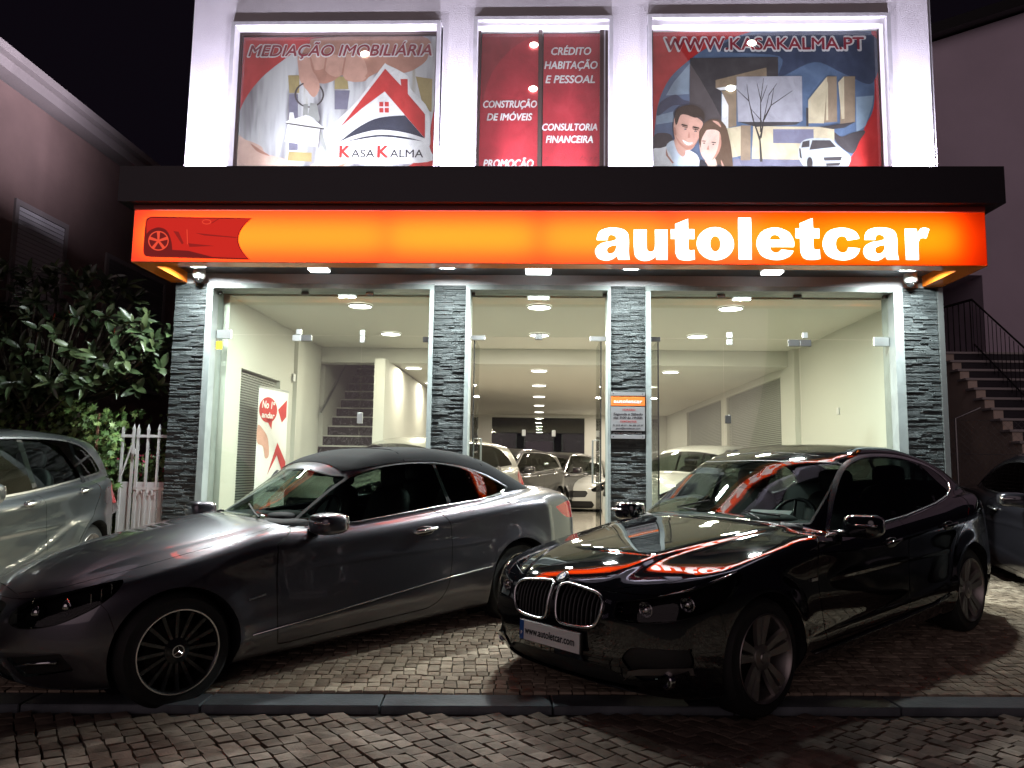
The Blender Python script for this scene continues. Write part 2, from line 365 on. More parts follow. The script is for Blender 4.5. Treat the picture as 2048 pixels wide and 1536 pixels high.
GL = {
 'a': ([(75,172,1),(84,138),(108,119),(155,111),(205,119),(228,138),(234,170),(234,232),(240,268,1),(182,268,1),(175,250,1),(150,267),(120,273),(84,262),(68,232),(78,203),(110,184),(150,177),(171,168),(168,154),(150,146),(134,152),(129,172,1)], [[(172,196,1),(150,200),(130,210),(126,226),(138,238),(160,232),(172,212)]]),
 'u': ([(260,120,1),(322,120,1),(322,205),(329,224),(345,228),(358,218),(363,196),(363,120,1),(425,120,1),(425,268,1),(368,268,1),(367,250,1),(345,267),(310,274),(273,260),(260,222)], []),
 't': ([(463,92,1),(527,66,1),(527,118,1),(557,118,1),(557,165,1),(527,165,1),(527,206),(534,220),(556,218,1),(559,265,1),(518,271),(480,264),(465,240),(463,208),(463,165,1),(441,165,1),(441,118,1),(463,118,1)], []),
 'l': ([(772,60,1),(836,60,1),(836,264,1),(772,264,1)], []),
 'e': ([(1042,202,1),(925,202,1),(933,221),(952,230),(968,226),(980,214,1),(1040,220,1),(1012,252),(955,266),(888,248),(860,188),(886,130),(950,108),(1012,126),(1040,165)], [[(924,168,1),(932,150),(950,143),(970,150),(978,168,1)]]),
 'c': ([(1360,160,1),(1338,124),(1275,108),(1208,128),(1181,188),(1206,245),(1275,266),(1335,250),(1363,208,1),(1306,202,1),(1295,222),(1272,228),(1252,214),(1245,188),(1252,160),(1272,148),(1292,153),(1302,170,1)], []),
 'r': ([(1580,112,1),(1638,112,1),(1640,138,1),(1655,113),(1675,106),(1699,114,1),(1682,158,1),(1660,156),(1646,170),(1643,200),(1643,262,1),(1580,262,1)], []),
}
def ell(cx, cy, rx, ry, n=32): return [(cx+rx*math.cos(2*math.pi*i/n), cy+ry*math.sin(2*math.pi*i/n)) for i in range(n)]
def glyph(ch, dx=0, dy=0):
    if ch == 'o': return ell(659+dx, 188+dy, 91, 81), [ell(659+dx, 188+dy, 26, 38)]
    o, h = GL[ch]; sh = lambda L: [(p[0]+dx, p[1]+dy)+tuple(p[2:]) for p in L]
    return smooth_path(sh(o)), [smooth_path(sh(x)) for x in h]
WORD = [('a', 0, 0), ('u', 0, 0), ('t', 0, 0), ('o', 0, 0), ('l', 0, 0), ('e', 0, 0), ('t', 610, -6), ('c', 0, 0), ('a', 1308, -6), ('r', 0, 0)]
def signmap(u, v): return (.3963+.002003*u, YF-.006, 4.0345-.002082*v)
for ch, dx, dy in WORD:
    o, h = glyph(ch, dx, dy); mb = MB(); print_poly(mb, o, signmap, h)
    hh = bp('letter', mb, M['sign_white'], S)
# face cut round the letters is not needed: the white letters stand 6 mm proud and take light from behind through their own openings
def face_with_holes():
    outer = [(-4.155, 3.44), (4.34, 3.44), (4.34, 3.97), (-4.155, 3.97)]
    ls = [[Vector((x, z, 0)) for x, z in outer]]
    for ch, dx, dy in WORD:
        o, h = glyph(ch, dx, dy); ls.append([Vector((signmap(*p)[0], signmap(*p)[2], 0)) for p in o])
    flat = [v for l in ls for v in l]; tr = tessellate_polygon(ls)
    mb = MB(); mb.add([(v.x, YF, v.y) for v in flat], [tuple(t) for t in tr])
    for ch, dx, dy in WORD:
        _, hs = glyph(ch, dx, dy)
        for h in hs: print_poly(mb, h, lambda u, v: (signmap(u, v)[0], YF, signmap(u, v)[2]))
    return mb
sgn(face_with_holes(), 'sign_face', M['sign_orange'])
mb = MB(); mb.box(-4.16, -4.155, YF, 7.66, 3.435, 3.972); mb.box(4.34, 4.345, YF, 7.66, 3.435, 3.972); mb.box(-4.155, 4.34, YF, 7.66, 3.43, 3.437)
mb.box(-4.155, 4.34, 7.655, 7.659, 3.44, 3.97)
mb.box(-4.16, -3.98, 7.66, D-.05, 3.43, 3.548); mb.box(4.14, 4.345, 7.66, D-.05, 3.43, 3.548)
sgn(mb, 'sign_case', M['orange_panel'])
for x, w, p in ((-2.82, 2.45, 37), (-.80, 1.45, 24), (.62, 1.2, 19), (2.02, 1.42, 22), (3.42, 1.28, 22)): area('sign_tube', (x, 7.645, 3.705), w, p*SGN, (1, .97, .92), (math.radians(-90), 0, 0), .30)
# picture of a car on the sign
def cpm(dy): return lambda u, v: (-4.3834+.001182*u+.000073*v, YF-dy, 4.4381-.001195*v)
for n_, c_ in (('red', (.58, .014, .006)), ('darkred', (.15, .005, .004)), ('midred', (.28, .008, .005)), ('lightred', (.85, .07, .03))): mat('print_'+n_, (.1, .01, .01), .4, emit=c_, es=1)
outl = smooth_path([(265,500),(285,460),(320,447,1),(1195,458,1),(1110,545),(1075,640),(1100,730),(1172,820,1),(300,800,1),(258,785),(245,740,1)])
mb = MB(); print_poly(mb, outl, cpm(.004)); sgn(mb, 'car_picture', M['print_darkred'])
inner = smooth_path([(275,505),(292,470),(320,458,1),(1178,466,1),(1100,545),(1065,640),(1090,730),(1150,808,1),(850,798,1),(640,745,1),(500,738,1),(488,650),(450,570),(380,542),(310,565),(275,600,1)])
mb = MB(); print_poly(mb, inner, cpm(.006)); sgn(mb, 'car_picture', M['print_red'])
for pts in ([(510,575),(555,580),(600,680),(585,690)], [(700,590),(1060,625),(1060,632),(780,612)], [(640,680),(868,703),(650,712)], [(900,465),(912,465),(850,505),(838,505)]): mb = MB(); print_poly(mb, pts, cpm(.0075)); sgn(mb, 'car_picture', M['print_midred'])
mb = MB(); print_poly(mb, ell(380, 660, 92, 88), cpm(.0075)); sgn(mb, 'car_picture', M['print_darkred'])
mb = MB(); print_poly(mb, ell(380, 660, 90, 86), cpm(.0085), [ell(380, 660, 80, 76)]); print_poly(mb, ell(380, 660, 14, 14), cpm(.0085))
for k in range(5):
    a = math.radians(-90+72*k); c, s_ = math.cos(a), math.sin(a)
    print_poly(mb, [(380+12*c-9*s_, 660+12*s_+9*c), (380+84*c-14*s_, 660+80*s_+14*c), (380+84*c+14*s_, 660+80*s_-14*c), (380+12*c+9*s_, 660+12*s_-9*c)], cpm(.0085))
sgn(mb, 'wheel_picture', M['print_lightred'])['kind'] = 'stuff'
mb = MB(); print_poly(mb, ell(800, 493, 40, 22), cpm(.0075), [ell(800, 493, 33, 16)]); sgn(mb, 'car_picture', M['print_lightred']); mb = MB(); print_poly(mb, [(625,560),(632,560),(636,690),(630,690)], cpm(.0075))
sgn(mb, 'car_picture', M['print_lightred'])
# ---- lamps under the canopy
for i, (x, nm) in enumerate(((-2.354, 'left of three glaring floodlights under canopy, above the left shopfront'), (-.03, 'middle and brightest floodlight under canopy, above the entrance'), (2.392, 'right of three glaring floodlights under canopy, above the black car'))):
    L = empty('floodlight', (x, 7.90, 3.545), 0, 'white LED '+nm, 'floodlight', 'floodlights under the canopy')
    big = 1.3 if i == 1 else 1.0
    MB().bbox(x-.11*big, x+.11*big, 7.90-.07*big, 7.90+.07*big, 3.475, 3.545, .008).build('housing', M['white_plastic']).parent = L; o = COL.objects[-1]; o.matrix_parent_inverse = Matrix.Translation(-L.location)
    MB().bbox(x-.10*big, x+.10*big, 7.90-.063*big, 7.90+.063*big, 3.474-.02*big, 3.474, .003).build('lens', M['lamp_cool']).parent = L; o = COL.objects[-1]; o.matrix_parent_inverse = Matrix.Translation(-L.location)
    area('floodlight_glow', (x, 7.90, 3.444), .19, FLOOD*(1.15 if i == 1 else .92), (.90, 1, .97), (math.radians(-10), 0, 0), .12)
for i, (x, nm) in enumerate(((-3.70, 'at the left end of the canopy beside the dome camera'), (-1.005, 'above the pillar left of the entrance'), (.949, 'above the pillar right of the entrance'), (3.82, 'at the right end of the canopy beside the dome camera'))):
    L = empty('downlight', (x, 7.90, 3.55), 0, 'square recessed downlight '+nm, 'downlight', 'recessed canopy downlights')
    a = MB(); a.box(x-.10, x+.10, 7.80, 7.82, 3.515, 3.549); a.box(x-.10, x+.10, 8.0, 8.02, 3.515, 3.549); a.box(x-.10, x-.08, 7.82, 8.0, 3.515, 3.549); a.box(x+.08, x+.10, 7.82, 8.0, 3.515, 3.549)
    o = a.build('frame', M['metal_brushed'], L); o.matrix_parent_inverse = Matrix.Translation(-L.location)
    o = MB().box(x-.078, x+.078, 7.822, 7.998, 3.528, 3.534).build('lens', M['lamp_dim'], L); o.matrix_parent_inverse = Matrix.Translation(-L.location)
    area('downlight_glow', (x, 7.92, 3.522), .14, DOWNL*(1.9 if abs(x) > 2 else 1), (.90, 1, .97), (math.radians(6), 0, 0), spread=165)
# ---- dome cameras
for x, y, nm in ((-3.80, 8.25, 'left'), (3.97, 8.25, 'right')):
    L = empty('dome_camera', (x, y, 3.55), 0, 'white dome security camera under the '+nm+' end of canopy', 'security camera', 'dome cameras under the canopy')
    o = MB().lathe([(.0, 0), (.065, 0), (.07, -.05), (.066, -.085), (.05, -.10), (0, -.10)], 20).build('housing', M['white_plastic'], L, smooth=True)
    o = MB().ball((0, 0, -.098), (.045, .045, .05), 16, 8).build('lens_dome', M['black'], L, smooth='all'); o = MB().ball((.012, -.035, -.118), (.014, .014, .012), 8, 6).build('lens', M['chrome'], L, smooth='all')
# ---- uplights on top of the canopy, then added fill lights for the window films
for x, nm, p in ((-3.90, 'leftmost', 1.05), (-.985, 'second from left', .8), (.97, 'third from left', .85), (4.08, 'rightmost', 1.1)):
    L = empty('uplight', (x, 8.24, 4.40), 0, nm+' upward floodlight on canopy top washing a white column', 'uplight', 'uplights on the canopy top')
    MB().bbox(-.09, .09, -.05, .05, .002, .05, .008).build('housing', M['metal_dark'], L)
    area('uplight_glow', (x, 8.24, 4.456), .20, UPL*p, (.86, .80, 1), (math.radians(180-6), 0, 0), .07)
for x, nm, p in ((-2.42, 'the left upper window', 1), (-.02, 'the middle upper window', .6), (2.55, 'the right upper window', 1)):  # extra unseen lamps, added only to brighten the window prints
    L = empty('uplight', (x, 7.62, 4.40), 0, 'unseen fill light added on the canopy top in front of '+nm, 'uplight', 'uplights on the canopy top')
    MB().bbox(-.12, .12, -.05, .05, .002, .05, .008).build('housing', M['metal_dark'], L)
    area('uplight_glow', (x, 7.63, 4.456), .2, UPFILL*p, (.9, .84, 1), (math.radians(180-35), 0, 0), .07)
# ---- upper windows and their printed films
def surround(a, b, z1, par):
    mb = MB(); mb.box(a-.045, a, D-.05, D+.16, 4.41, z1+.0); mb.box(b, b+.045, D-.05, D+.16, 4.41, z1); mb.box(a-.045, b+.045, D-.05, D+.16, z1+.001, z1+.045)
    o = mb.build('stone_surround', M['marble_upper'], par); o.matrix_parent_inverse = Matrix.Translation(-par.location)
    mb = MB(); mb.box(a, a+.03, D+.10, D+.165, 4.41, z1-.001); mb.box(b-.03, b, D+.10, D+.165, 4.41, z1-.001); mb.box(a+.03, b-.03, D+.10, D+.165, z1-.035, z1-.001)
    o = mb.build('frame', M['alu_frame_dark'], par); o.matrix_parent_inverse = Matrix.Translation(-par.location)
    o = MB().box(a+.03, b-.03, D+.155, D+.165, 4.41, z1-.036).build('back_panel', M['black'], par); o.matrix_parent_inverse = Matrix.Translation(-par.location)
    o = MB().box(a+.03, b-.03, D+.112, D+.116, 4.41, z1-.036).build('pane', M['shop_glass'], par); o.matrix_parent_inverse = Matrix.Translation(-par.location)
def pcol(name, c, r=.5):
    t = NT('print_'+name); v = t.mapping((1, 1, .8)); f = t.noise(5.5, 5, v, .6, .62)
    t.l.new(t.ramp(f, [(.3, tuple(x*.8 for x in c)), (.5, c), (.7, tuple(min(1, x*1.14+.01) for x in c))]), t.b.inputs['Base Color']); t.b.inputs['Roughness'].default_value = r; M['print_'+name] = t.m
for n, c in dict(red1=(.50, .03, .03), white1=(.72, .70, .73), grey1=(.36, .35, .38), skin1=(.55, .30, .24), skin2=(.42, .2, .15), skin3=(.66, .44, .38), dark1=(.02, .02, .03), navy=(.03, .035, .06), yel=(.35, .27, .12), purp=(.16, .15, .22), sky1=(.10, .14, .24), sky2=(.25, .32, .42), sky3=(.05, .06, .11), hw=(.36, .34, .40), hdk=(.06, .05, .055), hbr=(.25, .18, .13), hgl=(.5, .42, .3), shirt=(.5, .56, .66), hair=(.03, .018, .012), hair2=(.09, .05, .03), carw=(.45, .47, .52), tree=(.05, .04, .04), maroon=(.25, .012, .03), red2=(.38, .02, .035), red3=(.28, .02, .03), metal=(.3, .3, .3)).items(): pcol(n, c)
t = NT('print_blur'); f = t.noise(2.6, 2, t.mapping((2.4, 1, .35)), .3)
t.l.new(t.ramp(f, [(.30, (.13, .12, .15)), (.42, (.30, .29, .32)), (.52, (.52, .51, .55)), (.66, (.60, .59, .62)), (.74, (.40, .36, .28))]), t.b.inputs['Base Color']); M['print_blur'] = t.m
def panel(name, loc, label):
    return empty(name, loc, 0, label, 'window')
class Art:
    def __init__(s, par, cx, cz, y): s.par, s.cx, s.cz, s.y, s.k = par, cx, cz, y, 0
    def fn(s, lay): return lambda u, v: (s.cx[0]+s.cx[1]*u+s.cx[2]*v, s.y-lay*.0012, s.cz[0]+s.cz[1]*u+s.cz[2]*v)
    def p(s, m, *polys, lay=1, smooth=False, name='printed_shape', holes=()):
        for q in polys:
            s.k = (s.k+1) % 24; mb = MB(); print_poly(mb, smooth_path(q, 5) if smooth else [tuple(a[:2]) for a in q], s.fn(lay+s.k*.035), holes)
            o = mb.build(name, M['print_'+m], s.par); o.matrix_parent_inverse = Matrix.Translation(-world_loc(s.par))
    def t(s, txt, m, u0, v, u1, h, lay=5, **k):
        # v is the baseline, h the cap height, u0..u1 the extent, all in artwork units
        kx = s.cx[1]; x, y, z = s.fn(lay)(u0, v); o = text(txt, M['print_'+m], None, x, y, z, h*abs(s.cz[2]), (u1-u0)*kx, **k)
        o.parent = s.par; o.matrix_parent_inverse = Matrix.Translation(-world_loc(s.par)); return o
def film(par):
    f = bpy.data.objects.new('printed_film', None)
    return par
# left window
WL = panel('upper_window', (-2.42, D, 4.4), 'left upper window with printed film of hands, keys and a red house logo'); surround(-3.60, -1.235, 6.50, WL)
A = Art(WL, (-4.0896, .001502, .000063), (6.9096, -.000004, -.001561), D+.148)
A.p('red1', [(295,270),(1900,270),(1880,1500),(230,1500)], lay=0, name='printed_film')
circ = [(285,1010),(330,820,),(450,640),(620,490),(850,340),(1060,285),(1880,275),(1880,640),(1840,850),(1810,1010),(1800,1150),(1700,1260),(1560,1350),(1480,1500),(245,1500)]
A.p('blur', circ, lay=1, smooth=True)
0 and A.p('grey1', [(470,640),(560,560),(560,1250),(430,1120)], [(1060,560),(1180,560),(1190,1020),(1050,1080)], [(700,600),(760,600),(770,1340),(690,1300)], lay=2)
A.p('yel', [(690,590),(780,590),(780,730),(700,730)], [(700,1190),(880,1200),(880,1270),(690,1260)], [(1060,600),(1160,600),(1170,700),(1060,700)], [(1700,600),(1830,620),(1820,880),(1760,860)], lay=2)
A.p('purp', [(700,740),(770,740),(770,1180),(700,1180)], [(1060,710),(1180,710),(1160,860),(1060,860)], lay=2)
A.p('skin2', [(960,290),(1740,275),(1800,440),(1700,540),(1580,575),(1480,540),(1340,600),(1290,640),(1160,635),(1120,590),(1040,640),(950,655),(880,600),(800,440),(860,340)], lay=3, smooth=True)
A.p('skin1', [(770,430),(850,450),(880,540),(930,640),(940,700),(900,765),(860,730),(790,640),(772,540)], [(860,420),(1000,440),(1000,520),(900,545)], [(990,430),(1130,450),(1120,580),(1050,600),(980,540)], [(1150,430),(1280,450),(1320,580),(1270,640),(1170,635),(1120,570)], lay=4, smooth=True)
A.p('skin2', [(985,450),(1002,450),(985,560),(972,560)], [(1140,450),(1152,450),(1128,590),(1115,580)], [(858,440),(872,440),(905,560),(890,560)], [(1300,600),(1330,560),(1345,500),(1352,560),(1320,620)], lay=4.95)
A.p('skin2', smooth_path([(400,1130),(480,1180),(540,1215),(540,1225),(450,1190)], 4), smooth_path([(1040,1345),(1000,1330),(1090,1300),(1160,1275),(1100,1320)], 4), lay=3.95)
A.p('skin3', [(280,1090),(360,1100),(480,1150),(520,1210),(640,1240),(760,1290),(820,1320),(930,1270),(1060,1260),(1180,1270),(1180,1290),(1090,1320),(1040,1345),(1000,1480),(245,1480)], lay=3, smooth=True)
A.p('hdk', ell(860, 745, 118, 103), lay=4, holes=[ell(860, 745, 104, 92)])
A.p('skin1', smooth_path([(800,600),(880,560),(935,640),(938,700),(900,765),(850,720)], 4), lay=5)
A.p('metal', [(815,820),(850,820),(850,915),(810,915)], [(870,810),(920,820),(945,940),(930,960),(900,930),(850,905)], [(945,1040),(960,1040),(1002,1180),(985,1195),(950,1110)], lay=5)
A.p('white1', [(705,885),(735,885),(745,935),(835,905),(880,925),(980,1010),(975,1020),(945,1010),(930,1158),(668,1115),(690,978),(665,965),(700,945)], lay=6)
A.p('hdk', [(665,965),(980,1010),(975,1020),(690,978)], [(945,1020),(950,1020),(935,1160),(930,1158)], lay=7)
A.p('white1', smooth_path([(1040,1000),(1250,780),(1440,520),(1480,510),(1640,600),(1660,700),(1800,870),(1800,1150),(1780,1270),(1050,1270),(1070,1100)], 4), lay=4)
A.p('red1', [(1460,540),(1585,675),(1580,622),(1637,622),(1637,740),(1770,900),(1765,1085),(1455,720),(1280,850),(1105,1000)], lay=5)
A.p('red1', *[[(1412+dx,802+dy),(1444+dx,802+dy),(1444+dx,838+dy),(1412+dx,838+dy)] for dx in (0, 43) for dy in (0, 48)], lay=5)
A.p('navy', smooth_path([(1095,1118,1),(1250,1000),(1400,930),(1612,908,1),(1765,1087,1),(1600,1040),(1400,1022),(1230,1060)], 6), lay=5)
A.p('navy', smooth_path([(1130,1118,1),(1300,1075),(1440,1060),(1600,1075),(1750,1110,1),(1600,1090),(1440,1074),(1300,1088)], 6), lay=5)
A.t('MEDIAÇÃO IMOBILIÁRIA', 'white1', 368, 443, 1832, 95, lay=7, shear=.25, bold=.013); A.t('MEDIAÇÃO IMOBILIÁRIA', 'maroon', 374, 439, 1826, 88, lay=9, shear=.25, bold=.004)
for s_, m_, a, b, h in (('K', 'red1', 1100, 1175, 88), ('ASA', 'dark1', 1190, 1370, 60), ('K', 'red1', 1397, 1475, 88), ('ALMA', 'dark1', 1492, 1750, 60)): A.t(s_, m_, a, 1235, b, h, lay=6, bold=.007 if s_ == 'K' else .001)
def glow_spot(par, x, z):  # added emissive disc standing in for indoor lamp glow through the film
    o = MB().lathe([(0, -.006), (.04, -.006), (.05, 0)], 20, 'y', (0, 0, 0)).build('glow_disc', M['lamp_white'], par); o.location = Vector((x, D+.128, z))-par.location; o.scale = (1, 1, .72)
glow_spot(WL, -2.107, 6.24)
# middle window: two red sliding leaves
WM = panel('upper_window', (-.02, D, 4.4), 'middle upper window with two plain red films of white service names'); surround(-.765, .748, 6.545, WM)
A = Art(WM, (-1.094, .001285, .000014), (6.7689, -.000004, -.001349), D+.148)
A.p('red2', [(285,205),(800,205),(790,1700),(255,1700)], [(850,205),(1365,205),(1340,1700),(830,1700)], lay=0, name='printed_film')
A.p('red3', smooth_path([(290,215,1),(795,215,1),(560,340),(380,560),(300,800),(285,900,1)], 5), lay=1)
o = MB().box(-.06, -.015, D+.08, D+.15, 4.41, 6.5).build('sliding_stile', M['alu_frame_dark'], WM); o.matrix_parent_inverse = Matrix.Translation(-WM.location)
o = MB().box(.655, .70, D+.09, D+.15, 4.41, 6.5).build('sliding_stile', M['alu_frame_dark'], WM); o.matrix_parent_inverse = Matrix.Translation(-WM.location)
o = MB().box(.70, .716, D+.10, D+.15, 4.41, 6.5).build('sliding_stile', M['metal_brushed'], WM); o.matrix_parent_inverse = Matrix.Translation(-WM.location)
for s_, a, v, b, h in (('CONSTRUÇÃO', 300, 880, 785, 62), ('DE IMÓVEIS', 335, 995, 742, 62), ('PROMOÇÃO', 305, 1415, 755, 68), ('IMOBILIÁRIA', 300, 1545, 770, 62), ('CRÉDITO', 918, 400, 1277, 68), ('HABITAÇÃO', 855, 528, 1335, 68), ('E PESSOAL', 865, 657, 1310, 68), ('CONSULTORIA', 835, 1085, 1328, 60), ('FINANCEIRA', 868, 1195, 1288, 62)): A.t(s_, 'white1', a, v, b, h, lay=3, shear=.2, bold=.003)
A.t('s são bat', 'red3', 850, 1350, 1340, 42, lay=3, shear=.35)
# right window
WR = panel('upper_window', (2.55, D, 4.4), 'right upper window with printed film of a modern house and smiling couple'); surround(1.235, 3.875, 6.56, WR)
A = Art(WR, (.9783, .001665, -.000038), (6.8725, -.000005, -.001767), D+.148)
A.p('red1', [(185,195),(1745,185),(1745,1400),(180,1400)], lay=0, name='printed_film')
A.p('sky1', smooth_path([(205,900),(230,700),(300,540),(420,420),(600,300),(880,205,1),(1690,195,1),(1705,680),(1640,860),(1560,1040),(1450,1160),(1380,1300,1),(185,1300,1)], 5), lay=1)
A.p('sky3', [(900,225),(1690,225),(1700,560),(1500,500),(1300,420),(1060,520),(1060,380),(640,340)], lay=2, smooth=True)
A.p('sky2', [(1580,660),(1700,650),(1690,720),(1640,860),(1580,900)], [(330,560),(440,430),(440,640),(280,650)], [(215,790),(330,760),(340,830),(215,850)], lay=2)
A.p('sky3', [(240,700),(340,645),(400,680),(440,690),(440,720),(330,720),(225,790)], lay=3, smooth=True)
A.p('hdk', [(443,392),(1050,385),(1052,520),(765,525),(765,600),(660,620),(660,850),(443,850)], lay=3)
A.p('hbr', [(620,545),(970,458),(972,520),(765,525),(765,585),(655,603),(622,600)], [(1360,560),(1385,520),(1450,520),(1450,830),(1360,835)], [(1475,560),(1500,520),(1575,520),(1572,830),(1470,860)], lay=4)
A.p('white1', [(625,600),(765,580),(765,608),(655,615)], [(665,640),(680,640),(710,720),(710,1000),(665,1060)], lay=4)
A.p('hgl', [(1255,680),(1385,520),(1385,560),(1360,840),(1255,840)], [(1460,560),(1500,520),(1500,810),(1480,810)], [(1380,560),(1390,560),(1390,820),(1375,820)], [(880,860),(1430,865),(1430,1090),(870,1080)], [(665,880),(795,860),(795,1060),(700,1080)], lay=4)
A.p('hbr', [(795,855),(862,855),(862,1090),(795,1090)], [(660,620),(765,610),(765,860),(710,870),(710,720)], lay=5)
A.p('hw', [(765,522),(1212,518),(1215,820),(1200,832),(775,832)], lay=5)
A.p('hdk', [(775,832),(1200,832),(1170,850),(900,865)], [(1240,735),(1255,735),(1255,860),(1240,860)], [(1330,865),(1572,830),(1500,870),(1420,880)], lay=6)
A.p('purp', [(1015,880),(1290,880),(1290,975),(1015,975)], [(750,1080),(1200,1085),(1250,1160),(1450,1160),(1450,1300),(700,1300)], lay=5)
A.p('hdk', smooth_path([(1430,900),(1480,930),(1560,900),(1640,890),(1600,960),(1560,1040),(1500,1020),(1440,960)], 4), smooth_path([(205,920),(300,910),(330,950),(290,1010),(190,1040)], 4), lay=4)
mbt = []
for a, b, w in (((935, 1100), (925, 950), 9), ((925, 950), (880, 820), 7), ((880, 820), (850, 690), 5), ((850, 690), (745, 590), 3), ((850, 690), (835, 575), 3), ((930, 940), (950, 820), 7), ((950, 820), (1000, 720), 6), ((1000, 720), (1145, 620), 3), ((1000, 720), (1020, 600), 3), ((930, 900), (930, 680), 5), ((930, 680), (905, 570), 3), ((930, 680), (950, 535), 3), ((940, 830), (860, 740), 3), ((950, 820), (985, 650), 3), ((985, 650), (1040, 570), 3), ((930, 700), (975, 580), 3)):
    dx, dy = b[0]-a[0], b[1]-a[1]; L_ = math.hypot(dx, dy); nx, ny = -dy/L_*w, dx/L_*w; mbt.append([(a[0]+nx, a[1]+ny), (b[0]+nx*.5, b[1]+ny*.5), (b[0]-nx*.5, b[1]-ny*.5), (a[0]-nx, a[1]-ny)])
A.p('tree', *mbt, lay=7)
# car in the print
A.p('carw', smooth_path([(1190,1010),(1215,960),(1280,942),(1400,945),(1450,985),(1490,1020),(1535,1060),(1530,1110),(1480,1150),(1260,1150),(1190,1080)], 4), lay=7)
A.p('hdk', [(1215,965),(1262,955),(1260,1000),(1205,1005)], [(1280,955),(1400,955),(1440,1000),(1260,1020)], [(1355,1070),(1480,1065),(1470,1090),(1360,1092)], [(1190,1010),(1200,1010),(1210,1080),(1195,1070)], [(1370,1110),(1470,1105),(1460,1125),(1375,1128)], lay=8)
A.p('hdk', ell(1262, 1110, 20, 42), lay=8)
# couple in the print
A.p('white1', smooth_path([(185,1040),(250,1010),(330,985),(380,960),(440,1020),(500,1060),(525,1150),(520,1300,1),(180,1300,1)], 4), lay=8)
A.p('shirt', smooth_path([(285,1000),(340,960),(370,1040),(400,1080),(440,1040),(470,1060),(515,1150),(510,1300,1),(300,1300,1),(330,1100)], 4), lay=9)
A.p('skin1', smooth_path([(335,850),(350,790),(440,780),(530,830),(525,880),(505,950),(470,1010),(430,1028),(390,1015),(350,960),(335,900)], 4), smooth_path([(340,950),(400,1000),(420,1040),(400,1070),(360,1030)], 4), lay=10)
A.p('hair', smooth_path([(345,840),(345,760),(400,725),(480,722),(540,765),(545,830),(520,800),(480,805),(420,785),(380,790),(358,850)], 4), lay=11)
A.p('hair2', smooth_path([(525,880),(570,825),(640,818),(690,860),(720,960),(740,1100),(745,1300,1),(640,1300,1),(560,1100),(510,980)], 4), lay=11)
A.p('skin3', smooth_path([(515,960),(540,900),(600,885),(650,905),(660,980),(640,1050),(590,1100),(545,1085),(518,1030)], 4), smooth_path([(560,1080),(620,1080),(630,1160),(560,1160)], 4), lay=12)
A.p('dark1', smooth_path([(515,1100),(560,1110),(590,1160),(650,1120),(700,1180),(720,1300,1),(520,1300,1)], 4), lay=12)
A.p('hair', [(395,862),(430,870),(430,876),(395,868)], [(465,878),(505,886),(505,892),(465,884)], [(530,960),(555,962),(555,968),(530,966)], [(595,968),(625,972),(625,978),(595,975)], ell(415, 884, 9, 5, 8), ell(485, 898, 9, 5, 8), ell(545, 978, 8, 4, 8), ell(607, 986, 8, 4, 8), lay=13)
A.p('skin2', smooth_path([(350,930),(375,985),(430,1022),(475,1000),(505,945),(480,985),(430,1000),(385,975)], 4), smooth_path([(650,905),(662,980),(640,1050),(600,1092),(628,1040),(645,975)], 4), smooth_path([(350,880),(336,870),(340,915),(354,925)], 4), lay=12.6)
A.p('hair', [(385,856),(432,866),(430,858),(392,848)], [(462,872),(512,882),(508,872),(466,864)], lay=13.3)
A.p('hair2', smooth_path([(510,900),(560,850),(600,835),(560,890),(528,950),(520,1010)], 4), smooth_path([(640,830),(680,880),(690,980),(720,1100),(700,1180),(665,1080),(668,960)], 4), lay=12.8)
A.p('skin1', smooth_path([(600,826),(640,835),(660,870),(630,850)], 4), smooth_path([(660,1090),(690,1150),(700,1200),(670,1140)], 4), lay=13)
A.p('white1', ell(413, 884, 3, 2, 6), ell(483, 898, 3, 2, 6), lay=14)
A.p('skin2', [(285,1010),(300,1060),(340,1110),(330,1115),(285,1060)], lay=9.5)
A.p('white1', smooth_path([(398,955),(435,975),(468,975),(440,992),(410,978)], 4), smooth_path([(530,1040),(565,1058),(592,1052),(565,1072),(540,1062)], 4), lay=13)
A.p('skin2', [(440,900),(450,940),(435,945),(432,938)], [(575,990),(580,1022),(565,1024),(562,1018)], lay=13)
A.t('WWW.KASAKALMA.PT', 'white1', 262, 345, 1645, 95, lay=8, bold=.015); A.t('WWW.KASAKALMA.PT', 'maroon', 270, 338, 1637, 82, lay=10, bold=.004)
for x_, z_ in ((-.115, 6.34), (-.118, 5.80)): glow_spot(WM, x_, z_)
for x_, z_ in ((2.41, 6.35), (2.16, 5.80)): glow_spot(WR, x_, z_)
# ---- opening-hours plate on the pillar right of the entrance
P = empty('hours_plate', (.955, D-.05, 1.74), 0, 'steel and orange opening-hours plate screwed to the pillar right of entrance', 'sign')
def pb(name, x0, x1, z0, z1, m, y0=D-.062, y1=D-.045):
    o = MB().bbox(x0, x1, y0, y1, z0, z1, .0015).build(name, M[m], P); o.matrix_parent_inverse = Matrix.Translation(-P.location); return o
mat('plate_orange', (.75, .16, .03), .35); mat('plate_steel', (.5, .53, .55), .28, .75); mat('ink', (.01, .01, .015), .5); mat('ink_red', (.35, .03, .03), .5); mat('ink_white', (.75, .75, .75), .5)
pb('backing', .767, 1.137, 1.735, 2.255, 'black', D-.048, D-.038); pb('steel_strip', .771, 1.135, 2.207, 2.247, 'plate_steel'); pb('steel_strip', .771, 1.135, 1.742, 1.785, 'plate_steel'); pb('orange_panel', .771, 1.135, 2.098, 2.195, 'plate_orange'); pb('text_panel', .771, 1.135, 1.828, 2.088, 'plate_steel')
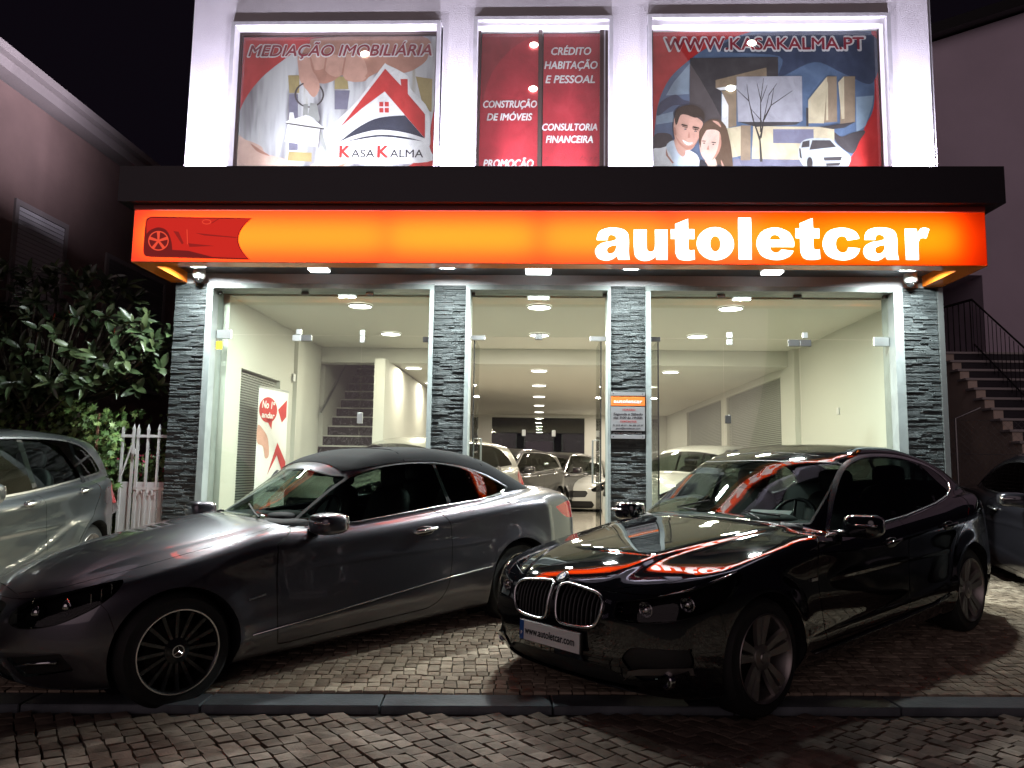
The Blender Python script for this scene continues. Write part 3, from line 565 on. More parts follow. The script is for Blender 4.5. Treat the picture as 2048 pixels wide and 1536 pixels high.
for x in (.795, 1.11):
    for z in (2.227, 1.763):
        o = MB().disc(.006, D-.0645, 10, 'y', (x, 0, z)).build('screw', M['ink'], P); o.matrix_parent_inverse = Matrix.Translation(-P.location)
for s_, m_, x0, x1, z, h, sh, bo in (('autoletcar', 'ink_white', .80, 1.105, 2.128, .038, 0, .0016), ('HORÁRIO', 'ink_red', .895, 1.03, 2.045, .019, 0, .001), ('Segunda a Sábado', 'ink', .795, 1.11, 1.995, .026, .2, .0012), ('das 9:00 às 19:00h', 'ink', .795, 1.107, 1.957, .024, .2, .0012), ('CONTACTOS', 'ink_red', .868, 1.042, 1.918, .020, 0, .001), ('21 212 40 31 - 96 305 33 37', 'ink', .788, 1.115, 1.878, .017, .2, .001), ('geral@autoletcar.com', 'ink', .82, 1.085, 1.846, .016, .2, .001), ('www.autoletcar.com', 'ink_white', .795, 1.10, 1.797, .018, .2, .001)):
    o = text(s_, M[m_], P, x0, D-.0642 if m_ != 'ink_white' or z > 2 else D-.0495, z, h, x1-x0, sh, bo); o.matrix_parent_inverse = Matrix.Translation(-P.location)
# yellow alarm sticker on the glass
o = MB().box(-3.672, -3.60, D+.094, D+.0985, 2.70, 2.79).build('alarm_sticker', mat('sticker_yellow', (.75, .5, .02), .4)); tag(o, 'small yellow alarm sticker on the left edge of shop glass', 'sticker')
# ================================================================ inside the showroom
I = empty('showroom_interior', (0, 12, FL), 0, 'cream showroom interior with ceiling beam, staircase opening and blinds, seen through the glass', 'room')
def ip(name, mb, m, **k): return bp(name, mb, m, I, **k)
ip('floor', MB().box(-3.96, 4.2, D+.1, 24.6, FL-.3, FL), M['floor_tile'])
ip('front_ceiling', MB().box(-3.96, 4.2, D+.29, 12.49, 3.36, 3.45), M['inside_ceiling'])
ip('back_ceiling', MB().box(-2.45, 4.2, 12.81, 24.5, 3.13, 3.2), M['inside_ceiling'])
ip('beam', MB().box(-3.96, 4.2, 12.5, 12.8, 3.11, 3.45), M['inside_wall'])
mb = MB(); mb.box(-3.97, -3.62, D+.29, 9.14, FL, 3.36); mb.box(-3.97, -3.62, 10.55, 12.49, FL, 3.36); mb.box(-3.97, -3.62, 9.14, 10.55, 2.57, 3.36); mb.box(-3.62, -3.56, 11.1, 11.4, FL, 3.358)
ip('left_wall', mb, M['inside_wall'])
mb = MB(); mb.box(4.08, 4.21, D+.29, 12.9, FL, 3.36); mb.box(4.0, 4.08, 12.2, 12.9, FL, 3.36); mb.box(4.02, 4.21, 16.7, 17.2, FL, 3.13); mb.box(4.02, 4.21, 21.2, 24.5, FL, 3.13); mb.box(4.02, 4.21, 12.9, 16.7, 3.0, 3.13); mb.box(4.02, 4.21, 17.2, 21.2, 3.0, 3.13)
ip('right_wall', mb, M['inside_wall'])
for i, (y0, y1) in enumerate(((12.9, 16.7), (17.2, 21.2))):
    sl = MB(); z = FL+.3
    while z < 2.98: sl.box(4.07, 4.10, y0+.25, y1-.02, z, z+.022); z += .034
    o = ip('blind_slats', sl, M['blind']); o['kind'] = 'stuff'
    ip('window_recess', MB().box(4.13, 4.20, y0, y1, FL, 3.0), M['black'])
# left window with its dark blind
sl = MB(); z = FL+.05
while z < 2.55: sl.box(-3.70, -3.68, 9.16, 10.53, z, z+.02); z += .032
o = ip('blind_slats', sl, M['blind']); o['kind'] = 'stuff'
ip('window_recess', MB().box(-3.96, -3.9, 9.14, 10.55, FL, 2.57), M['black'])
# staircase
mb = MB(); mb.box(-2.62, -2.45, 12.0, 17.0, FL, 3.36 if False else 3.108); ip('stair_wall', mb, M['inside_wall'])
mb = MB(); mb.box(-3.97, -3.64, 12.81, 19, FL, 6.3); mb.box(-3.64, -2.63, 18.0, 18.1, FL, 6.3); mb.box(-2.64, -2.5, 12.81, 18, 3.22, 6.3); mb.box(-3.7, -2.5, 12.81, 18, 6.3, 6.35); ip('stairwell_wall', mb, M['inside_wall'])
for k in range(-9, 11):
    y = 12.55+.27*k; z = 1.743+.177*k
    ip('riser', MB().box(-3.64, -2.625, y+.03, y+.06, z-.177, z-.022), M['black_marble']); ip('tread', MB().box(-3.64, -2.625, y, y+.31, z-.022, z), M['tread_marble'])
ip('handrail', MB().tube([(-3.56, 12.35, 2.25), (-3.56, 12.6, 2.40), (-3.56, 15.4, 4.25)], .02), M['metal_brushed'])
ip('rear_wall', MB().box(-4.0, -1.53, 24.5, 24.7, FL, 3.13).box(1.43, 4.2, 24.5, 24.7, FL, 3.13).box(-1.53, 1.43, 24.5, 24.7, 3.04, 3.13), M['inside_wall'])
g4 = empty('rear_glass_doors', (0, 24.55, FL), 0, 'far glass doors at the back of showroom, night behind them', 'glass door')
for a, b, z0, z1 in ((-1.53, 1.43, 2.55, 3.04), (-1.53, -.5, FL, 2.54), (-.49, .45, FL, 2.54), (.46, 1.43, FL, 2.54)): pane(g4, a, b, z0, z1, 24.55)
for x in (-.5, .45): fit(g4, 'patch_fitting', x-.06, x+.06, 2.45, 2.65, 24.52, 24.58)
# little things on the walls
o = MB().bbox(-3.60, -3.575, 11.0, 11.08, 2.62, 2.74, .01).build('alarm_sensor', M['white_plastic']); tag(o, 'small white round alarm sensor high on the left inside wall', 'sensor')
o = MB().bbox(4.06, 4.079, 10.6, 10.68, 2.2, 2.3, .008).build('wall_switch', M['white_plastic']); tag(o, 'small white switch plate on the right inside wall', 'switch')
# ceiling lamps
GRP = 'round ceiling lamps in the showroom'
def ceil_lamp(x, y, z, lab, p):
    L = empty('ceiling_lamp', (x, y, z), 0, lab, 'ceiling lamp', GRP)
    MB().lathe([(.15, 0), (.152, -.018), (.137, -.02)], 28).build('ring', M['white_plastic'], L, smooth=True)
    MB().disc(.137, -.016, 28).build('diffuser', M['lamp_white'], L)
    area('ceiling_lamp_glow', (x, y, z-.022), .26, p, (1, .93, .76) if z > 3.2 else (1, .88, .72), (0, 0, 0), shape='DISK')
rows = (('left', -2.2), ('middle', -.02), ('right', 2.27))
for nm, x in rows:
    for j, y in enumerate((9.15, 11.1)): ceil_lamp(x, y, 3.358, 'round ceiling lamp, '+('front' if j == 0 else 'second')+' of the '+nm+' row in front of the beam', INL)
ordn = ('first', 'second', 'third', 'fourth', 'fifth')
for nm, x in rows[1:]:
    for j, y in enumerate((13.4, 15.8, 18.25, 20.8, 23.2)): ceil_lamp(x, y, 3.128, 'round ceiling lamp, '+ordn[j]+' of the '+nm+' row beyond the beam', INL*.8)
for j, y in enumerate((13.2, 15.55)): ceil_lamp(-2.2, y, 3.128, 'round ceiling lamp, '+ordn[j]+' beside the stair wall beyond the beam', INL*.8)
# roll-up banner
RB = empty('rollup_banner', (-3.375, 9.62, FL), math.atan2(.65, .15), 'white roll-up banner with red speech bubble beside the left inside wall', 'banner')
def rb(name, mb, m): o = mb.build(name, m); o.parent = RB; return o
rb('base', MB().bbox(-.36, .36, -.09, .09, 0, .07, .01), M['metal_brushed']); rb('pole', MB().tube([(0, .03, .05), (0, .03, 2.0)], .012), M['metal_dark'])
rb('print_sheet', MB().box(-.335, .335, -.005, .0, .06, 2.02), M['ink_white']); rb('top_rail', MB().bbox(-.34, .34, -.012, .012, 2.02, 2.045, .003), M['metal_brushed'])
def rpoly(name, m, *polys, y=-.008):
    for q in polys:
        mb = MB(); print_poly(mb, q, lambda u, v: (u, y, v)); rb(name, mb, m)
rpoly('printed_shape', M['print_red1'], ell(-.12, 1.76, .2, .16), [(-.16, 1.65), (-.02, 1.65), (-.03, 1.52)])
rpoly('printed_shape', M['print_skin1'], smooth_path([(-.33, 1.56), (-.2, 1.5), (-.1, 1.4), (-.06, 1.2), (-.14, 1.16), (-.2, 1.3), (-.33, 1.35)], 4), smooth_path([(-.33, .6), (-.1, .55), (0, .66), (.0, .45), (-.33, .3)], 4))
rpoly('printed_shape', M['print_red1'], [(.12, 1.36), (.33, 1.12), (.33, .88), (.12, 1.2), (-.08, .95)], [(.1, 1.78), (.3, 1.92), (.3, 1.70), (.2, 1.62)])
rpoly('printed_shape', M['print_navy'], smooth_path([(-.06, .86, 1), (.1, 1.0), (.2, 1.0), (.32, .88, 1), (.15, .92)], 4))
for s_, z, h in (('No 1º', 1.78, .09), ('andar', 1.66, .07)):
    o = text(s_, M['ink_white'], RB, -.26, -.0095, z, h, .28, .15, .004)
o = text('KASAKALMA', M['print_dark1'], RB, -.07, -.0095, .74, .07, .38, 0, .002)
# ================================================================ street, pavement, neighbours, planting
def yk(x): return 4.59+.073*x          # front edge of the kerb
def yb(x): return 4.82+.073*x          # back edge
def zs(x, y): return .052+.071*max(0, y-yb(x))   # pavement slopes up to the shopfront
def struct(name, mb, m, parent=None, **k):
    o = mb.build(name, m, parent, **k); o['kind'] = 'structure' if parent is None else o.get('kind', '')
    if parent is not None and 'kind' in o.keys() and o['kind'] == '': del o['kind']
    return o
mat('joint_dark', (.045, .036, .03), .95, bumps=(120, .5)); mat('soil', (.02, .018, .013), .95, bumps=(20, .6, .03)); mat('asphalt', (.04, .04, .04), .9, bumps=(150, .5))
t = NT('cobble_road'); r = t.rnd([(0, (.12, .086, .066)), (.5, (.18, .135, .105)), (1, (.26, .20, .16))]); n = t.ramp(t.noise(14, 6), [(.25, (.55, .55, .55)), (.8, (1.15, 1.15, 1.15))])
mx = t.node('ShaderNodeMix', data_type='RGBA', blend_type='MULTIPLY'); mx.inputs[0].default_value = 1; t.l.new(r, mx.inputs[6]); t.l.new(n, mx.inputs[7]); t.l.new(mx.outputs[2], t.b.inputs['Base Color']); t.b.inputs['Roughness'].default_value = .85; t.b.inputs['Specular IOR Level'].default_value = .25; t.bump(t.noise(90, 5), .7, .006); MATS['cobble_road'] = t.m
def vcolmat(name, stops, rough, nsc=16):
    # joined stones: tone from a per-stone colour attribute
    t = NT(name); a = t.node('ShaderNodeAttribute'); a.attribute_name = 'tone'; r = t.ramp(a.outputs['Fac'], stops)
    n = t.ramp(t.noise(nsc, 6), [(.25, (.6, .6, .6)), (.8, (1.15, 1.15, 1.15))])
    mx = t.node('ShaderNodeMix', data_type='RGBA', blend_type='MULTIPLY'); mx.inputs[0].default_value = 1; t.l.new(r, mx.inputs[6]); t.l.new(n, mx.inputs[7]); t.l.new(mx.outputs[2], t.b.inputs['Base Color'])
    t.b.inputs['Roughness'].default_value = .85; t.b.inputs['Specular IOR Level'].default_value = .25; t.bump(t.noise(90, 5), .6, .006); MATS[name] = t.m
vcolmat('cobble_road_far', [(0, (.12, .086, .066)), (.5, (.18, .135, .105)), (1, (.26, .20, .16))], .6)
vcolmat('cobble_pave_far', [(0, (.25, .195, .145)), (.5, (.38, .30, .225)), (1, (.50, .41, .31))], .55)
t = NT('cobble_pave'); r = t.rnd([(0, (.25, .195, .145)), (.5, (.38, .30, .225)), (1, (.50, .41, .31))]); t.l.new(r, t.b.inputs['Base Color']); t.b.inputs['Roughness'].default_value = .85; t.b.inputs['Specular IOR Level'].default_value = .25; t.bump(t.noise(90, 5), .6, .006); MATS['cobble_pave'] = t.m
t = NT('kerb_stone'); f = t.noise(5, 8, None, .6); t.l.new(t.ramp(f, [(.3, (.075, .085, .095)), (.7, (.15, .165, .18))]), t.b.inputs['Base Color']); t.b.inputs['Roughness'].default_value = .3; t.bump(t.noise(35, 5), .4, .006); MATS['kerb_stone'] = t.m
struct('ground', MB().add([(-60, -40, -.03), (60, -40, -.03), (60, 80, -.03), (-60, 80, -.03)], [(0, 1, 2, 3)]), M['asphalt'])
road = struct('road', MB().add([(-14, -8, -.002), (14, -8, -.002), (14, yk(14)-.001, .004), (-14, yk(-14)-.001, .004)], [(0, 1, 2, 3)]), M['joint_dark'])
def stone_mesh(q, h, bev, top_jit=.0):
    # q: four corners (local), sloped flanks and a slightly domed top
    c = sum((Vector(p) for p in q), Vector((0, 0)))/4
    low = [(p[0], p[1], -.012) for p in q]; up = []
    for p in q:
        d = (c-Vector(p)); d.normalize(); up.append((p[0]+d.x*bev, p[1]+d.y*bev, h+random.uniform(-.003, .001)))
    mid = []
    for i in range(4):
        a, b = q[i], q[(i+1) % 4]; mid
    vs = low+up+[(c.x, c.y, h+.003)]
    fs = [(i, (i+1) % 4, 4+(i+1) % 4, 4+i) for i in range(4)]+[(4+i, 4+(i+1) % 4, 8) for i in range(4)]
    return vs, fs
def lay_stones(parent, cells, zf, h, bev, m1, m2, name, nind=300, jit=.008):
    # cells: (cx, cy, rot, sx, sy); the nearest ones become parts of their own
    cells.sort(key=lambda c: c[5]); protos = []
    for i in range(24):
        q = [(sx*.5+random.uniform(-jit, jit), sy*.5+random.uniform(-jit, jit)) for sx, sy in ((-1, -1), (1, -1), (1, 1), (-1, 1))]
        protos.append(q)
    me_cache = []
    for q in protos:
        vs, fs = stone_mesh([(a, b) for a, b in q], h, bev/.1)
        me = bpy.data.meshes.new(name); me.from_pydata(vs, [], fs); me.materials.append(m1); me_cache.append(me)
    for c in cells[:nind]:
        k = random.randrange(24); o = bpy.data.objects.new(name, me_cache[k]); COL.objects.link(o); o.parent = parent
        o.location = (c[0], c[1], zf(c[0], c[1])+random.uniform(-.004, .002)); o.scale = (c[3], c[4], 1); o.rotation_euler = (random.uniform(-.02, .02)+c[6], random.uniform(-.02, .02), c[2])
    mb = MB(); tone = []
    for c in cells[nind:]:
        q = protos[random.randrange(24)]; cr, sr = math.cos(c[2]), math.sin(c[2])
        vs, fs = stone_mesh(q, h, bev/.1); z0 = random.uniform(-.004, .002); tx, ty = random.uniform(-.02, .02), random.uniform(-.02, .02)
        P = []
        for (x, y, z) in vs:
            x *= c[3]; y *= c[4]; X = c[0]+x*cr-y*sr; Y = c[1]+x*sr+y*cr; P.append((X, Y, zf(X, Y)+z+z0+x*tx+y*ty))
        mb.add(P, fs); tone += [random.random()]*len(fs)
    o = mb.build(name+'s', m2, parent); o['kind'] = 'stuff'
    a = o.data.attributes.new('tone', 'FLOAT', 'FACE'); a.data.foreach_set('value', tone)
# road setts run diagonally
cells = []; s = .098; th = math.radians(38); c_, s_ = math.cos(th), math.sin(th)
for i in range(-110, 110):
    off = random.uniform(0, s)
    for j in range(-110, 110):
        u = i*s*.93+.004*math.sin(j*.7); v = j*s*1.12+off+.01*math.sin(i*.5)
        X = u*c_-v*s_; Y = u*s_+v*c_+3.6
        X += .03*math.sin(Y*1.9); Y += .03*math.sin(X*1.3)
        if -6.5 < X < 7 and 1.9 < Y < yk(X)-.075: 
            w = abs(X/Y); d = math.hypot(X, Y)
            key = Y if (Y > 3.0 and w < .75 and (X > -2.2)) else 50+Y
            cells.append((X, Y, th+random.uniform(-.07, .07), s*.88, s*1.07, key, 0))
lay_stones(road, cells, lambda x, y: .014, .010, .0045, M['cobble_road'], M['cobble_road_far'], 'cobblestone', jit=.09)
# kerb
kerb = empty('kerb'); kerb['kind'] = 'structure'
x = -9.0; prev = None
while x < 10:
    L = random.uniform(.95, 1.1); a, b = x+.003, x+L-.003
    mb = MB(); mb.bbox(0, b-a, 0, .228, -.06, .052, .006); o = mb.build('kerb_stone', M['kerb_stone'], kerb); o.location = (a, yk(a), random.uniform(-.002, .001)); o.rotation_euler = (0, 0, math.atan(.073)); x += L
# pavement
pm = MB()
for xa_, xb_, ye in ((-10, -4.12, 11), (-4.12, 0, 8.36), (0, 4.36, 8.36), (4.36, 12, 11)): pm.add([(xa_, yb(xa_), .052-.008), (xb_, yb(xb_), .052-.008), (xb_, ye, zs(xb_, ye)-.008), (xa_, ye, zs(xa_, ye)-.008)], [(0, 1, 2, 3)])
pv = struct('pavement', pm, M['joint_dark'])
cells = []; s = .066
for j in range(0, 80):
    yy = j*s*1.12; off = random.uniform(0, s)
    for i in range(-95, 115):
        X = i*s*1.18+off*.5+.012*math.sin(j*.45+i*.1); Y = yb(X)+.05+yy+.012*math.sin(i*.33)
        if -6.8 < X < 8.0 and Y < (8.36 if X < 4.4 else 10.2):
            vis = (-1.6 < X < 1.2 and Y < 6.2) or (X > 2.2 and Y < 6.6)
            cells.append((X, Y, random.uniform(-.05, .05)+.07, s*1.13, s*1.07, (math.hypot(X, Y) if vis else 50+Y), .07))
lay_stones(pv, cells, zs, .009, .004, M['cobble_pave'], M['cobble_pave_far'], 'paving_stone', jit=.055)
# step under the shop glass
struct('threshold', MB().box(-4.12, 4.36, D-.05, D+.099, 0, FL-.005), M['kerb_stone'])
# ---- house on the left
mat('house_plaster', (.18, .115, .10), .9, bumps=(50, .35), colnoise=(1.1, .2)); mat('eave', (.22, .19, .18), .8, bumps=(30, .4)); mat('shutter', (.5, .48, .48), .6); mat('shutter_dark', (.10, .09, .09), .6)
H = empty('neighbour_house', (-6.9, 11, 0), 0, 'pinkish neighbour house with sloping eave line and roller shutters, left of showroom', 'house')
def hp(name, mb, m, par=H): o = mb.build(name, m); o.parent = par; o.matrix_parent_inverse = Matrix.Translation(-world_loc(par)); return o
hp('wall', MB().box(-12, -6.5, 6.8, 17, -.02, 5.95), M['house_plaster'])
mb = MB(); mb.box(-12.3, -6.28, 6.5, 17.3, 5.97, 6.10); mb.box(-12.3, -6.18, 6.4, 17.4, 6.102, 6.2); hp('eave', mb, M['eave'])
for y0, y1, z0, z1, m in ((9.03, 9.96, 3.3, 4.56, 'shutter'), (11.05, 12.75, 2.6, 4.45, 'shutter_dark'), (7.1, 8.2, 3.3, 4.56, 'shutter')):
    w = hp('window', MB().box(-6.50, -6.47, y0-.07, y0, z0, z1+.07).box(-6.50, -6.47, y1, y1+.07, z0, z1+.07).box(-6.50, -6.47, y0, y1, z1, z1+.07).box(-6.50, -6.44, y0-.1, y1+.1, z0-.05, z0), M['eave'])
    n = int((z1-z0)/.055)
    for k in range(n):
        z = z0+k*(z1-z0)/n; hp('shutter_slat', MB().bbox(-6.499, -6.482, y0+.002, y1-.002, z+.003, z+(z1-z0)/n-.003, .004), M[m], w)
# ---- building, steps and fence on the right
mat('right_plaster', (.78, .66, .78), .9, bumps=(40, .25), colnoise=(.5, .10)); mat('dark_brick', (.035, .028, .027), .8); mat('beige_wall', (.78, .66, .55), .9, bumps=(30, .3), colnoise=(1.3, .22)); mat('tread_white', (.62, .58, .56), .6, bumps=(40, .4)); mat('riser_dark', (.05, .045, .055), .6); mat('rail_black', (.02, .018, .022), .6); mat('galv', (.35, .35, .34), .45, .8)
H2 = empty('right_building', (9.5, 14, 0), 0, 'tall plain mauve building with sloped roofline, right of showroom', 'building')
hp('wall', MB().extrude_poly([(7.73, 0), (15, 0), (15, 11.9), (6.97, 9.2), (6.97, 4.9), (7.73, 4.9)], lambda u, v: (u, 13.5, v), lambda u, v: (u, 21, v)), M['right_plaster'], H2)
mb = MB()
hp('roof_edge', MB().extrude_poly([(6.7, 9.14), (15.2, 12.0), (15.2, 12.2), (6.7, 9.34)], lambda u, v: (u, 13.2, v), lambda u, v: (u, 21.3, v)), M['black'], H2)
bw = hp('brick_wall', MB().box(4.45, 7.725, 15.2, 15.4, 0, 7.5), M['dark_brick'], H2)
for j in range(38):
    for i in range(9):
        x = 6.0+i*.19+(j % 2)*.09
        if x < 7.5: 
            if 3.2 < 2.9+j*.085 < 5.4: hp('brick', MB().bbox(x, x+.18, 15.18, 15.199, 2.9+j*.085, 2.9+j*.085+.075, .004), M['dark_brick'], bw)
STR = empty('outdoor_stairs', (7.9, 11.5, 0), 0, 'outdoor masonry stairs with white treads and black railing climbing away on the right', 'staircase')
n = 14; Y0 = 13.43; Z0 = 3.53; pts = [(13.9, 0.0), (10.3, 0.0)]
pts[1] = (Y0-.222*n-.02, 0.0)
for k in range(n, -1, -1):
    y = Y0-.222*k; z = Z0-.1795*k; pts.append((y+.02, z-.1795-.04)); pts.append((y+.02, z-.04))
pts.append((13.9, Z0-.04))
hp('side_wall', MB().extrude_poly(pts, lambda u, v: (7.0, u, v), lambda u, v: (7.15, u, v)), M['beige_wall'], STR)
for k in range(n+1):
    y = Y0-.222*k; z = Z0-.1795*k
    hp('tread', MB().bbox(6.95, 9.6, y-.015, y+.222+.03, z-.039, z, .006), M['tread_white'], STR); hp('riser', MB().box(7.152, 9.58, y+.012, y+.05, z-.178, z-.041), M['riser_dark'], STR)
hp('landing', MB().box(6.95, 9.6, Y0+.24, 15.1, Z0-.06, Z0-.002), M['tread_white'], STR)
mb = MB()
for k in range(0, n+1):
    for h in (0, .5):
        y = Y0-.222*(k+h)+.1; z = Z0-.1795*(k+h); o = hp('baluster', MB().tube([(7.55, y, z), (7.55, y, z+.92)], .006, 5), M['rail_black'], STR)
hp('handrail', MB().tube([(7.55, Y0+.1, Z0+.94), (7.55, Y0-.222*n, Z0-.1795*n+.94)], .015, 8).tube([(7.55, Y0+.1, Z0+.15), (7.55, Y0-.222*n, Z0-.1795*n+.15)], .014, 6), M['rail_black'], STR)['kind'] = 'stuff'
hp('handrail', MB().tube([(7.2, Y0+1.6, Z0+.94), (7.55, Y0+.1, Z0+.94)], .022, 8), M['rail_black'], STR)
for k in range(12): hp('baluster', MB().tube([(7.22+.03*k, Y0+1.6-.13*k, Z0), (7.22+.03*k, Y0+1.6-.13*k, Z0+.92)], .010, 5), M['rail_black'], STR)
FN = empty('chain_link_fence', (6, 10.22, .3), 0, 'galvanised chain link fence with leaning wires in front of beige stair wall', 'fence')
mb = MB(); x0, x1, z0, z1 = 4.42, 6.9, .35, 2.12; s = .062
for sg in (1, -1):
    c = x0-(z1-z0) if sg > 0 else x0
    while c < (x1 if sg > 0 else x1+(z1-z0)):
        a = max(x0, c) if sg > 0 else min(x1, c); 
        if sg > 0:
            xa = max(x0, c); za = z0+(xa-c); xb = min(x1, c+(z1-z0)); zb_ = z0+(xb-c)
        else:
            xa = min(x1, c); za = z0+(c-xa); xb = max(x0, c-(z1-z0)); zb_ = z0+(c-xb)
        if za < z1 and abs(xa-xb) > .01: mb.tube([(xa, 10.22+sg*.002, za), (xb, 10.22+sg*.002, zb_)], .0016, 3, False)
        c += s*1.414
o = hp('wire_mesh', mb, M['galv'], FN); o['kind'] = 'stuff'
for z in (.4, 1.25, 1.68, 2.12): hp('line_wire', MB().tube([(x0, 10.22, z), (x1, 10.22, z)], .003, 4), M['galv'], FN)
for x in (5.42,): hp('post', MB().tube([(x, 10.23, .2), (x, 10.23, 2.14), (x+.29, 10.17, 2.28)], .016, 8), M['galv'], FN)
# ---- white gate on the left
mat('gate_white', (.74, .72, .74), .45, bumps=(60, .15)); mat('rust', (.16, .07, .045), .8, bumps=(60, .5))
G = empty('metal_gate', (-4.45, 8.56, .28), 0, 'white painted metal gate with spear-topped pickets beside the left pillar', 'gate')
def gp(name, mb, m='gate_white'):
    mb.v = [(v[0]*1.04+.0, v[1]+.36, 1.4+(v[2]-1.4)*1.03) for v in mb.v]; return hp(name, mb, M[m], G)
for x, w in ((-4.525, .022), (-4.405, .026), (-4.355, .026), (-4.245, .022), (-4.125, .022)):
    mb = MB(); mb.box(x-w/2, x+w/2, 8.19, 8.215, .30, 1.76); mb.add([(x-.014, 8.188, 1.77), (x+.014, 8.188, 1.77), (x+.014, 8.217, 1.77), (x-.014, 8.217, 1.77), (x, 8.2, 1.84), (x-.008, 8.195, 1.74), (x+.008, 8.195, 1.74), (x+.008, 8.21, 1.74), (x-.008, 8.21, 1.74)], [(0, 1, 4), (1, 2, 4), (2, 3, 4), (3, 0, 4), (5, 6, 1, 0), (6, 7, 2, 1), (7, 8, 3, 2), (8, 5, 0, 3)]); gp('picket', mb)
gp('rail', MB().box(-4.537, -4.393, 8.184, 8.189, 1.685, 1.715)); gp('rail', MB().box(-4.369, -4.0, 8.184, 8.189, 1.685, 1.715)); gp('rail', MB().box(-4.369, -4.0, 8.184, 8.189, 1.12, 1.15)); gp('rail', MB().box(-4.537, -4.393, 8.184, 8.189, .5, .53))
gp('brace', MB().tube([(-4.53, 8.186, 1.2), (-4.41, 8.186, 1.6)], .010, 6)); gp('sheet_panel', MB().box(-4.54, -4.392, 8.216, 8.222, .32, 1.2)); gp('sheet_panel', MB().box(-4.37, -4.0, 8.216, 8.222, .32, 1.2))
for x in (-4.30, -4.19, -4.07): gp('rib', MB().box(x-.01, x+.01, 8.2, 8.2155, .34, 1.12))
gp('latch', MB().bbox(-4.40, -4.36, 8.16, 8.18, 1.5, 1.56, .004)); 
o = MB().tube([(-4.98, 8.5, .2), (-4.98, 8.52, 1.96)], .017, 8).build('rusty_post', M['rust']); tag(o, 'thin rusty steel post standing in the hedge left of the white gate', 'post')
# ---- rubber tree with large leaves
def leafmat(name, stops, rough, under):
    t = NT(name); r = t.rnd(stops); g = t.node('ShaderNodeNewGeometry'); mx = t.node('ShaderNodeMix', data_type='RGBA'); t.l.new(g.outputs['Backfacing'], mx.inputs[0]); t.l.new(r, mx.inputs[6]); mx.inputs[7].default_value = (*under, 1); t.l.new(mx.outputs[2], t.b.inputs['Base Color'])
    t.b.inputs['Roughness'].default_value = rough; t.b.inputs['Specular IOR Level'].default_value = .6; MATS[name] = t.m
leafmat('rubber_leaf', [(0, (.028, .045, .022)), (.6, (.05, .078, .034)), (1, (.105, .135, .06))], .33, (.15, .16, .10))
mat('bark', (.09, .075, .06), .9, bumps=(30, .8, .02)); mat('bud_red', (.45, .06, .04), .5); mat('vein_leaf', (.2, .26, .12), .5)
def leaf_mesh(L, Wd, fold=.25, droop=.2, n=5):
    vs = []; fs = []
    for i in range(n+1):
        t_ = i/n; w = Wd*.5*math.sin(math.pi*min(1, t_*.93+.05))**.75 if 0 < i < n else (.004 if i == 0 else .003)
        x = L*t_; z = -droop*L*t_*t_
        vs += [(x, -w, z+fold*w), (x, 0, z), (x, w, z+fold*w)]
    for i in range(n):
        a = i*3; fs += [(a, a+3, a+4, a+1), (a+1, a+4, a+5, a+2)]
    return vs, fs
T = empty('rubber_tree', (-6.3, 9.0, .2), 0, 'rubber tree with large glossy leaves spreading beside the silver car and pillar', 'tree')
def tp(name, mb, m): o = hp(name, mb, M[m], T); return o
tr = MB(); tr.tube([(-6.3, 9.0, 0), (-6.2, 8.95, 1.0), (-6.05, 8.9, 1.9)], [.11, .09, .07], 8); tp('trunk', tr, 'bark')
leaves = []; 
def whorl(p, ax, n, sc):
    ax = Vector(ax).normalized(); side = ax.cross(Vector((.3, .2, 1))).normalized(); oth = ax.cross(side)
    for k in range(n):
        a = 2.4*k+random.uniform(-.3, .3); el = random.uniform(.25, 1.25)
        d = (side*math.cos(a)+oth*math.sin(a))*math.sin(el)+ax*math.cos(el)
        d = (d+Vector((0, -.25, -.12))).normalized(); nrm = (ax-d*ax.dot(d)+Vector((0, -.35, .25))); nrm = (nrm-d*nrm.dot(d)).normalized()
        y = nrm.cross(d); Mx = Matrix((d, y, nrm)).transposed().to_4x4(); Mx.translation = p+ax*random.uniform(-.05, .03); s_ = sc*random.uniform(.7, 1.15)
        leaves.append(Mx @ Matrix.Diagonal((s_, s_, s_, 1)))
tips = []
random.seed(11)
while len(tips) < 330:
    u = Vector((random.uniform(-1, 1), random.uniform(-1, 1), random.uniform(-1, 1)))
    if not .45 < u.length < 1 : continue
    p = Vector((-6.05+u.x*2.0, 8.75+u.y*.75, 2.72+u.z*(.98 if u.z > 0 else .75)))
    if p.x > -4.15: continue
    if p.y > 9.0 and random.random() < .6: continue
    zt = 3.75-.12*max(0, p.x+5.6)-.9*max(0, p.x+4.75)
    if p.z > zt or p.z < 1.95: continue
    tips.append((p, u))
br = MB()
for p, u in tips:
    whorl(p, (u.x*.7, u.y*.6-.35, u.z*.6+.35), random.randint(5, 8), 1)
    if random.random() < .5:
        q = Vector((-6.05, 8.9, 1.95)); m_ = q.lerp(p, .55)+Vector((random.uniform(-.15, .15), .05, -.12)); br.tube([q, m_, p], [.03, .016, .007], 5, False)
tp('branches', br, 'bark')['kind'] = 'stuff'
for p, u in random.sample([t_ for t_ in tips if t_[0].y < 8.7], 9):
    tp('bud_sheath', MB().tube([p, p+Vector((random.uniform(-.05, .1), -.05, random.uniform(.02, .12)))], [.007, .002], 5), 'bud_red')
LP = []
for i in range(8):
    vs, fs = leaf_mesh(random.uniform(.13, .24), random.uniform(.06, .105), random.uniform(.1, .5), random.uniform(.05, .35)); me = bpy.data.meshes.new('leaf'); me.from_pydata(vs, [], fs); me.materials.append(M['rubber_leaf'])
    me.polygons.foreach_set('use_smooth', [True]*len(me.polygons)); LP.append(me)
leaves.sort(key=lambda m_: m_.translation.y)
